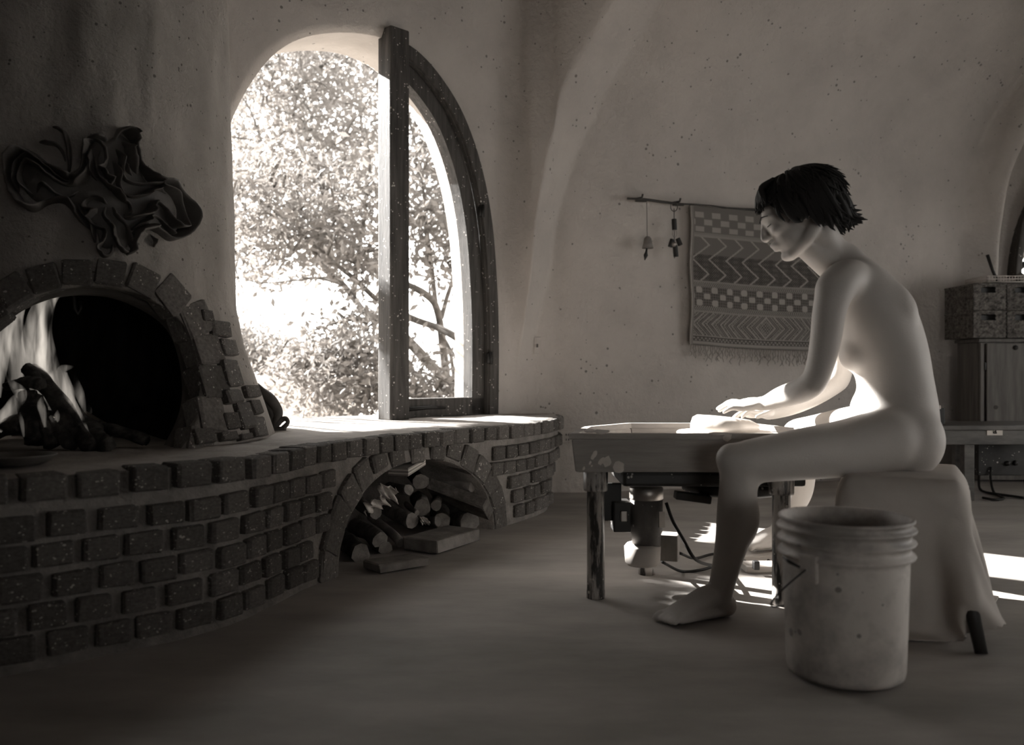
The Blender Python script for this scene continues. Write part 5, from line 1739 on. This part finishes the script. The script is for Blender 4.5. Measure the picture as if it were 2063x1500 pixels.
# ================================================================== WALL SCULPTURE ABOVE THE FIREPLACE
scp = empty('wall_sculpture', hit_mass(190, 390)[0], 'dark swirling ceramic ribbon relief mounted on the chimney above the arch', 'sculpture')
def cr(x, y): return (x/4.6875, 220+y/4.6875)
RIB = [
 ([(880, 1150), (760, 1040), (680, 930), (600, 870), (500, 870), (420, 900), (330, 950), (250, 920), (150, 780), (90, 640), (90, 520), (140, 440), (230, 410), (330, 440), (420, 510), (520, 590), (620, 650), (720, 640), (790, 560), (800, 440), (840, 350), (900, 300)], 36, .085),
 ([(330, 830), (240, 740), (200, 640), (230, 540), (300, 510), (400, 560), (500, 660), (600, 720), (700, 730), (790, 700), (850, 600), (820, 450)], 24, .075),
 ([(330, 850), (380, 750), (440, 720), (500, 780), (580, 830), (680, 830), (760, 780)], 22, .065),
 ([(180, 780), (160, 640), (180, 500), (260, 455), (370, 480), (480, 590), (590, 680), (700, 690)], 20, .07),
 ([(650, 620), (660, 480), (650, 350), (620, 240), (560, 185), (500, 165)], 32, .05),
 ([(620, 500), (590, 400), (530, 340), (450, 325), (370, 310)], 26, .045),
 ([(900, 290), (980, 350), (1000, 480), (980, 580), (1030, 680), (1020, 760)], 30, .085),
 ([(780, 330), (860, 280), (950, 270), (1010, 300)], 40, .06),
 ([(960, 380), (930, 500), (960, 640), (1040, 760), (1130, 860), (1210, 900), (1220, 980), (1150, 1010)], 26, .075),
 ([(870, 380), (890, 500), (880, 620), (940, 700)], 28, .07),
 ([(1060, 330), (1130, 200), (1200, 250), (1260, 330), (1290, 450), (1330, 540), (1370, 620), (1430, 690), (1560, 690), (1650, 770), (1705, 880), (1715, 1000), (1690, 1130), (1600, 1225), (1480, 1150), (1380, 1110), (1280, 1160), (1230, 1250), (1250, 1330), (1190, 1370)], 36, .085),
 ([(1140, 300), (1180, 380), (1200, 470), (1240, 560), (1300, 640)], 46, .08),
 ([(1080, 380), (1120, 480), (1110, 580), (1180, 680), (1300, 720), (1400, 710), (1520, 750), (1620, 830), (1675, 950), (1665, 1080), (1600, 1110), (1560, 1030), (1530, 930), (1450, 880), (1380, 930), (1300, 1010), (1200, 1040), (1130, 1010)], 28, .075),
 ([(1050, 500), (1080, 620), (1100, 740), (1200, 830), (1300, 830), (1380, 780), (1480, 760), (1580, 820)], 24, .07),
 ([(1150, 500), (1190, 590), (1250, 650)], 20, .075),
 ([(1010, 900), (960, 870), (880, 850), (815, 900), (840, 960), (900, 980), (855, 1040), (900, 1110), (970, 1150), (960, 1240), (930, 1320), (980, 1390), (1050, 1360), (1060, 1280)], 24, .08),
 ([(1000, 930), (970, 1000), (1020, 1070), (1080, 1130), (1100, 1220), (1150, 1330), (1230, 1360)], 30, .08),
 ([(1060, 930), (1100, 1020), (1180, 1100), (1200, 1200), (1230, 1300)], 34, .065),
 ([(1240, 1140), (1330, 1060), (1420, 1010), (1500, 1060), (1560, 1150), (1620, 1180)], 24, .065),
 ([(1420, 1180), (1460, 1240), (1450, 1300)], 22, .06),
 ([(740, 880), (790, 980), (860, 1080), (890, 1160), (900, 1260)], 30, .06),
]
def ribbon(ctr, wpx, depth):
    q = catmull([cr(x, y) for x, y in ctr], 4)
    pts = []; nrm = []
    for (x, y) in q:
        p, n = hit_mass(x, y)
        if p is None: continue
        pts.append(p); nrm.append(n)
    K = len(pts)
    v = []; f = []
    n = 10
    for i in range(K):
        t = (pts[min(K-1, i+1)]-pts[max(0, i-1)]).normalized()
        nn = nrm[i]; sd = t.cross(nn).normalized()
        w = wpx/4.6875*pts[i].y/FPX*0.5
        tp = min(1, (i+1)/5, (K-i)/5)**0.6
        dp = depth*(0.75+0.25*math.sin(i*0.35+wpx))*tp
        for k in range(n):
            a = math.pi*k/(n-1)
            sx = math.cos(a); sz = math.sin(a)**0.55
            v.append(pts[i]+sd*(w*sx*(1.0-0.15*sz))*(0.4+0.6*tp)+nn*(dp*sz-0.012))
    for i in range(K-1):
        for k in range(n-1):
            a = i*n+k
            f.append((a, a+1, a+n+1, a+n))
    f.append(tuple(range(n))); f.append(tuple(range((K-1)*n, K*n)))
    bm = bmesh.new(); bm.from_mesh(mesh_py('r', v, f))
    obj('ribbon', bm_mesh('ribbon', bm), M_clay_dark, scp)
for (c_, w_, d_) in RIB: ribbon(c_, w_*1.35, d_*1.1)
# body slab that ties the ribbons together
outline = [(820, 340), (900, 260), (1010, 280), (1130, 200), (1270, 320), (1330, 520), (1420, 690), (1600, 760), (1690, 900), (1690, 1050), (1600, 1200), (1400, 1110), (1250, 1180), (1220, 1340), (1120, 1340), (960, 1340), (900, 1160), (760, 1020), (640, 880), (440, 880), (300, 880), (180, 760), (130, 600), (180, 460), (320, 470), (480, 600), (640, 680), (780, 620)]
pp = catmull([cr(x, y) for x, y in outline+outline[:1]], 3)[:-1]
cxm, cym = cr(950, 760)
v = []; f = []
rows = 8
loops_ = []
for r_ in range(rows+1):
    k = 1-r_/rows
    for (x, y) in pp:
        p, n = hit_mass(cxm+(x-cxm)*k, cym+(y-cym)*k)
        v.append(p+n*(0.012*min(1, r_/1.0) - (0.012 if r_ == 0 else 0)))
nP = len(pp)
for r_ in range(rows):
    for i in range(nP):
        f.append((r_*nP+i, r_*nP+(i+1) % nP, (r_+1)*nP+(i+1) % nP, (r_+1)*nP+i))
obj('backing', mesh_py('backing', v, f), M_clay_dark, scp)

# ================================================================== SCULPTURE ON THE WINDOW LEDGE
base_p = on_z(556, 868, BENCH_Z)
DS = base_p.y
lsc = empty('ledge_sculpture', base_p, 'dark twisted horn-like ceramic piece standing on the ledge beside the fireplace', 'sculpture')
def lp(x, y, dd=0.0): return P(x, y, DS+dd)
def horn(name, pts, rad, m, n=10, noise=0.08):
    bm = bmesh.new(); q = catmull([list(lp(*p))+[r*DS/FPX] for p, r in zip(pts, rad)], 5)
    tube(bm, [Vector(a[:3]) for a in q], [max(.002, float(a[3])) for a in q], n, noise=noise, nseed=len(pts))
    obj(name, bm_mesh(name, bm), m, lsc)
M_cer = mat('brown_ceramic', 0.04, 0.10, rough=0.6, scale=10, spec=0.3)
horn('horn', [(516, 776), (530, 790), (548, 808), (561, 830), (557, 845), (550, 862)], [7, 9, 11, 9, 8, 6], M_cer)
horn('horn', [(530, 804), (536, 818), (546, 828), (550, 842)], [5, 8, 9, 6], M_cer)
horn('curl', [(546, 866), (556, 856), (566, 846), (575, 843), (580, 850), (574, 858), (568, 862)], [7, 7, 6, 5, 4, 5, 4], M_cer)
horn('stem', [(540, 868), (545, 850), (549, 832), (556, 820)], [9, 7, 5, 4], M_cer)
horn('foot', [(534, 862), (546, 867), (562, 865), (576, 862)], [9, 9, 7, 4], M_cer)

# ================================================================== FIREWOOD IN THE NOOK
def nd(x, add=0.06):
    return edge(s_of_px(x))[0].y+add
G = 'firewood in the nook'
wood = [
 ((832, 948, .30), (950, 984, .02), 10, 10, M_split, 'long pale split log lying across the upper nook', 0.8),
 ((905, 960, .30), (984, 990, .03), 9, 9, M_split, 'split log just right of the long pale one under the arch', 0.8),
 ((862, 938, .34), (952, 962, .12), 8, 9, M_log, 'dark log wedged highest beneath the arch bricks', 1.0),
 ((905, 1034, .20), (946, 1050, .0), 15, 17, M_log, 'round cut log end-on at the lower right of the nook', 1.0),
 ((950, 1046, .22), (985, 1061, .0), 10, 10, M_log, 'short log lying against the right foot of the arch', 1.0),
 ((838, 955, .28), (845, 974, .06), 13, 13, M_char, 'burnt black log end high in the middle of the pile', 1.0),
 ((842, 1006, .26), (850, 1024, .05), 15, 14, M_log, 'knobbly log end in the middle of the pile', 1.0),
 ((880, 1000, .24), (881, 1016, .06), 9, 9, M_log, 'small round log end right of the knobbly one', 1.0),
 ((882, 1030, .26), (893, 1046, .06), 17, 15, M_log, 'stout log end left of the round cut log', 1.0),
 ((784, 980, .22), (824, 984, .06), 9, 9, M_log, 'short sawn branch below the folded newspapers', 1.0),
 ((778, 1018, .24), (828, 1050, .05), 14, 13, M_log, 'bark-covered log slanting down the middle left', 1.0),
 ((820, 1014, .20), (838, 1036, .04), 5, 5, M_split, 'narrow pale split stick beside the knobbly log end', 0.8),
 ((748, 1040, .26), (806, 1098, .02), 9, 8, M_split, 'pale broken stick slanting down to the floor', 0.8),
 ((712, 1062, .24), (768, 1086, .05), 15, 13, M_log, 'dark log resting against the left voussoirs', 1.0),
 ((694, 1120, .20), (730, 1130, .03), 18, 17, M_char, 'round black log on the floor at the left corner', 1.0),
 ((748, 1100, .22), (778, 1112, .03), 12, 12, M_log, 'short log end on the floor beside the black one', 1.0),
 ((725, 1010, .22), (756, 1034, .05), 11, 10, M_log, 'log end tucked under the crumpled papers', 1.0),
 ((850, 1050, .16), (880, 1052, .03), 8, 9, M_split, 'small wood chunk lying on the floor plank', 0.7),
]
for i, (a, b, ra, rb_, m, lab, flat) in enumerate(wood):
    pa = P(a[0], a[1], nd(max(700, min(985, b[0])))+a[2]); pb = P(b[0], b[1], nd(max(700, min(985, b[0])))+b[2])
    k = pb.y/FPX
    pb.z = max(pb.z, rb_*k+0.004); pa.z = max(pa.z, ra*k+0.004)
    log_obj('firewood_log', lab, pa, pb, ra*k*1.2, rb_*k*1.2, m, G, 60+i, ends=M_endgrain, flat=flat, noise=0.13)
def plank(name, label, a, b, w, t, tilt, m=M_split):
    ax = (b-a).normalized(); 
    up = Vector((0, 0, 1)); sd = ax.cross(up).normalized(); up = sd.cross(ax)
    R3 = frame_rot(ax, sd, up) @ Matrix.Rotation(tilt, 3, 'X')
    bm = bmesh.new(); add_box(bm, (a+b)/2, ((b-a).length, w, t), R3, 0.004)
    r = random.Random(len(label))
    for vv in bm.verts: vv.co += Vector((r.uniform(-.003, .003), r.uniform(-.003, .003), r.uniform(-.003, .003)))
    return tag(obj(name, bm_mesh(name, bm), m, None, False), label, 'plank', G)
plank('board', 'thick dark board slanting down to the right foot of the arch', P(872, 985, 3.80), P(984, 1026, 3.72), 0.16, 0.05, 0.5, M_log)
plank('board', 'flat pale plank on the floor in front of the woodpile', on_z(846, 1098, 0.03), on_z(934, 1072, 0.03), 0.16, 0.05, 0.0, M_split)
plank('board', 'low wedge of board on the floor at the front left of the pile', on_z(748, 1140, 0.018), on_z(846, 1126, 0.018), 0.13, 0.03, 0.05, M_split)
def sheet(name, label, c, w, h, seed, cat='paper', m=M_paper):
    r = random.Random(seed); n = 8; v = []; f = []
    ux = Vector((0.75, 0.55, r.uniform(-.3, .3))).normalized(); uy = Vector((r.uniform(-.4, .1), -0.35, 0.9)).normalized()
    nn = ux.cross(uy)
    for j in range(n+1):
        for i in range(n+1):
            a, b = i/n-.5, j/n-.5
            v.append(c+ux*(a*w)+uy*(b*h)+nn*(0.03*wob(a*5+seed, b*5, seed)+0.05*(a*a)))
    for j in range(n):
        for i in range(n):
            q = j*(n+1)+i; f.append((q, q+1, q+n+2, q+n+1))
    o = obj(name, mesh_py(name, v, f), m)
    s_ = o.modifiers.new('thickness', 'SOLIDIFY'); s_.thickness = 0.002
    return tag(o, label, cat, 'waste paper in the nook')
sheet('crumpled_paper', 'pale curled sheet of paper hanging over the left of the woodpile', P(779, 992, nd(770, -0.02)), 0.075, 0.06, 1)
sheet('crumpled_paper', 'torn crumpled paper below the curled sheet on the woodpile', P(756, 1016, nd(756, 0.0)), 0.09, 0.04, 2)
sheet('crumpled_paper', 'folded white scrap of paper lying in the middle of the logs', P(854, 1048, nd(854, 0.06)), 0.035, 0.03, 3)
npg = empty('newspaper_stack', P(818, 948, nd(815, 0.05)), 'folded newspapers stuffed under the left of the arch', 'newspaper', 'waste paper in the nook')
for k in range(5):
    a = P(802, 957-k*3.4, nd(815, 0.02)); b = P(838, 934-k*2.4, nd(815, 0.16))
    ax = (b-a).normalized(); sd = ax.cross(Vector((0, 0, 1))).normalized(); up = sd.cross(ax)
    bm = bmesh.new(); add_box(bm, (a+b)/2, ((b-a).length, 0.09, 0.006), frame_rot(ax, sd, up), 0.0025, 2)
    obj('folded_sheet', bm_mesh('folded_sheet', bm), M_paper if k % 2 else M_fringe, npg, False)

# ================================================================== OUTSIDE
GZ = 0.20
def ground():
    v, f = grid_plane(-14, 6, 5.2, 30, GZ, 40, 40, 0.06)
    v = [(x, y, z) for x, y, z in v]
    return mesh_py('ground', v, f)
v = [(-16, 3.2, GZ), (-2.7, 3.2, GZ), (-0.3, 5.5, GZ), (8, 7.0, GZ), (8, 34, GZ), (-16, 34, GZ)]
tag(obj('ground', mesh_py('ground', v, [tuple(range(6))]), M_ground, None, False), kind='structure')
# low pale garden wall beyond the window
gw = empty('garden_wall', P(560, 800, 8.6), 'low pale garden wall seen outside through the window', 'wall')
M_gw = mat('garden_wall', 0.5, 0.62, rough=0.95, scale=3, bump=0.01)
a = P(440, 758, 8.8); b = P(655, 758, 8.3)
zt = zpx(760, 8.6)
ax = Vector((b.x-a.x, b.y-a.y, 0)).normalized()
bm = bmesh.new(); add_box(bm, ((a.x+b.x)/2, (a.y+b.y)/2, (zt+GZ)/2-0.02), ((b-a).length+0.6, 0.25, zt-GZ), frame_rot(ax, Vector((-ax.y, ax.x, 0)), (0, 0, 1)), 0.02)
obj('wall_body', bm_mesh('wall_body', bm), M_gw, gw, False)
bm = bmesh.new(); c = P(625, 740, 8.25); add_box(bm, (c.x-0.35, c.y-0.1, zt-0.02), (0.9, 0.32, 0.08), frame_rot(ax, Vector((-ax.y, ax.x, 0)), (0, 0, 1)), 0.02)
obj('coping', bm_mesh('coping', bm), M_gw, gw, False)

# tree: traced limbs at their own depths, with twigs and leaves
tree = empty('tree', P(945, 860, 7.2), 'spreading leafy tree outside the window with forked trunks', 'tree')
BR = [
 ([(948, 900), (935, 820), (916, 780), (878, 745), (828, 692), (790, 655), (757, 640), (731, 625), (713, 601), (690, 572), (660, 548), (631, 504), (608, 466), (585, 420)], 7.2, 15, 3),
 ([(940, 830), (903, 774), (895, 718), (889, 668), (878, 616), (857, 592), (825, 575), (790, 560), (740, 520), (700, 470), (660, 400), (640, 330)], 7.2, 11, 3),
 ([(990, 740), (936, 692), (889, 663), (831, 642), (790, 620), (760, 604), (716, 563), (675, 531), (631, 493), (560, 470), (500, 455)], 7.0, 10, 2.5),
 ([(918, 800), (912, 740), (905, 700), (889, 672)], 7.3, 5, 3),
 ([(930, 790), (926, 740), (915, 715), (900, 690)], 7.0, 5, 2),
 ([(889, 640), (900, 600), (912, 560), (925, 480), (930, 380)], 7.3, 6, 2),
 ([(878, 616), (870, 540), (860, 460), (850, 360), (835, 280)], 7.5, 6, 2),
 ([(757, 640), (700, 645), (660, 655), (620, 670), (580, 685)], 6.8, 4, 1),
 ([(690, 572), (640, 560), (590, 565), (530, 570), (480, 560)], 7.0, 4, 1),
 ([(713, 601), (720, 520), (735, 430), (745, 340), (735, 250)], 7.4, 6, 2),
 ([(700, 470), (660, 420), (640, 360), (600, 280), (570, 200)], 7.6, 5, 1.5),
 ([(620, 480), (560, 430), (510, 400), (470, 390)], 7.1, 4, 1),
 ([(925, 810), (850, 800), (780, 790), (720, 780), (680, 790), (640, 800)], 6.6, 5, 1.5),
 ([(850, 800), (790, 740), (740, 710), (700, 720), (660, 740)], 6.7, 4, 1.2),
]
bm = bmesh.new()
tw = []
rt_ = random.Random(9)
for pts, d, r0, r1 in BR:
    q = catmull([list(P(x, y, d+0.25*math.sin(i*0.9+d*7))) for i, (x, y) in enumerate(pts)], 5)
    n = len(q)
    tube(bm, [Vector(a) for a in q], [(r0+(r1-r0)*i/(n-1))*d/FPX*0.9 for i in range(n)], 8, noise=0.08, nseed=int(d*10+r0))
    for i in range(4, n):
        tw.append(Vector(q[i]))
obj('trunk', bm_mesh('trunk', bm), M_bark, tree)
# twigs out to the leaf clusters
bm = bmesh.new()
centres = []
def cluster(x0, x1, y0, y1, d0, d1, n, keep=lambda x, y: True):
    for _ in range(n):
        for t in range(20):
            x, y = rt_.uniform(x0, x1), rt_.uniform(y0, y1)
            if keep(x, y): break
        centres.append((P(x, y, rt_.uniform(d0, d1))))
white = lambda x, y: not (470 < x < 720 and 545 < y < 740 and (x-470) < (260-(y-560)*0.35)) 
cluster(430, 770, 60, 380, 8.0, 10.5, 240, white)
cluster(440, 770, 330, 560, 6.6, 8.2, 120, lambda x, y: white(x, y) and y < 560-(x-460)*0.02)
cluster(820, 1000, 140, 480, 6.6, 8.5, 85)
cluster(830, 960, 420, 560, 6.8, 7.6, 16)
cluster(640, 800, 640, 830, 6.2, 7.2, 55, lambda x, y: (x-600) > (y-640)*-0.2 and x > 640+(abs(y-730))*0.3)
cluster(560, 680, 720, 800, 6.4, 7.2, 16)
cluster(820, 960, 745, 840, 6.3, 7.0, 22)
twn = np.array([tuple(p) for p in tw])
for c in sorted(centres, key=lambda c: float(np.min(np.linalg.norm(twn-np.array(c), axis=1)))):
    near = Vector(twn[int(np.argmin(np.linalg.norm(twn-np.array(c), axis=1)))])
    twn = np.vstack([twn, np.array(c)])
    m_ = near.lerp(c, 0.5)+Vector((rt_.uniform(-.1, .1), rt_.uniform(-.1, .1), rt_.uniform(0, .12)))
    if (near-c).length < 1.2:
        q = catmull([near, m_, c], 4)
        tube(bm, [Vector(a) for a in q], [0.012*(1-0.75*i/8) for i in range(9)], 5, cap=False)
obj('twigs', bm_mesh('twigs', bm), M_bark, tree)['kind'] = 'stuff'
def leaves(cs, per, spread, size, seed):
    r = np.random.default_rng(seed)
    V = []; F = []
    n = len(cs)*per
    C = np.repeat(np.array([tuple(c) for c in cs]), per, axis=0)
    pos = C+r.normal(0, 1, (n, 3))*np.array([spread, spread, spread*0.8])
    ax = r.normal(0, 1, (n, 3)); ax /= np.linalg.norm(ax, axis=1, keepdims=True)
    b = np.cross(ax, r.normal(0, 1, (n, 3))); b /= np.linalg.norm(b, axis=1, keepdims=True)
    s = r.uniform(0.7, 1.3, (n, 1))*size
    nn = np.cross(ax, b)
    v0 = pos-ax*s; v1 = pos+b*s*0.42+nn*s*0.12; v2 = pos+ax*s; v3 = pos-b*s*0.42+nn*s*0.12
    V = np.stack([v0, v1, v2, v3], 1).reshape(-1, 3)
    F = np.arange(n*4).reshape(-1, 4)
    me = bpy.data.meshes.new('foliage'); me.from_pydata(V.tolist(), [], F.tolist()); me.update()
    return me
o = obj('foliage', leaves(centres, 50, 0.16, 0.038, 2), M_leaf, tree, False); o['kind'] = 'stuff'
# shrubs by the garden wall
def shrub(name, label, cs, per, spread, size, seed, base):
    e = empty(name, base, label, 'shrub', 'shrubs outside the window')
    o = obj('foliage', leaves(cs, per, spread, size, seed), M_leaf, e, False); o['kind'] = 'stuff'
    bm = bmesh.new()
    for c in cs[::2]:
        q = catmull([tuple(base+Vector((rt_.uniform(-.1, .1), rt_.uniform(-.1, .1), 0))), tuple(base.lerp(c, 0.5)+Vector((0, 0, .05))), tuple(c)], 3)
        tube(bm, [Vector(a) for a in q], [0.02*(1-0.7*i/6) for i in range(7)], 5, cap=False)
    obj('stems', bm_mesh('stems', bm), M_bark, e)
    return e
def gp(x, d): p = P(x, 800, d); return Vector((p.x, p.y, GZ))
shrub('shrub', 'tall narrow shrub at the left edge of the window view', [P(rt_.uniform(462, 496), rt_.uniform(630, 760), rt_.uniform(9.2, 9.8)) for _ in range(18)], 90, 0.13, 0.03, 5, gp(476, 9.5))
shrub('shrub', 'rounded pale shrub above the garden wall', [P(rt_.uniform(490, 560), rt_.uniform(690, 760), rt_.uniform(9.2, 10)) for _ in range(22)], 90, 0.16, 0.03, 6, gp(525, 9.6))
shrub('shrub', 'low shrub spreading between the pale one and the tree branches', [P(rt_.uniform(560, 640), rt_.uniform(705, 765), rt_.uniform(9.4, 10.4)) for _ in range(18)], 80, 0.18, 0.032, 7, gp(600, 9.9))

# unseen leafy crown added to the left of the window, behind the chimney from here: placed to shade the lower window from the low sun
hd = []
sd3 = Vector((-SUN_DIR.x, -SUN_DIR.y, -SUN_DIR.z)).normalized()
rq = random.Random(21)
for k in range(60):
    t_, z_ = rq.uniform(-0.75, 0.60), rq.uniform(0.94, 1.13)
    p = wall_pt(t_, z_, 0.0)+sd3*rq.uniform(1.9, 2.6)
    hd.append(p)
hb_ = wall_pt(0.2, 0, 0)+Vector((sd3.x, sd3.y, 0))*2.0; hb_.z = GZ
shrub('shrub', 'unseen leafy shrub added outside left of the window to block low sun', hd, 150, 0.042, 0.032, 8, hb_)
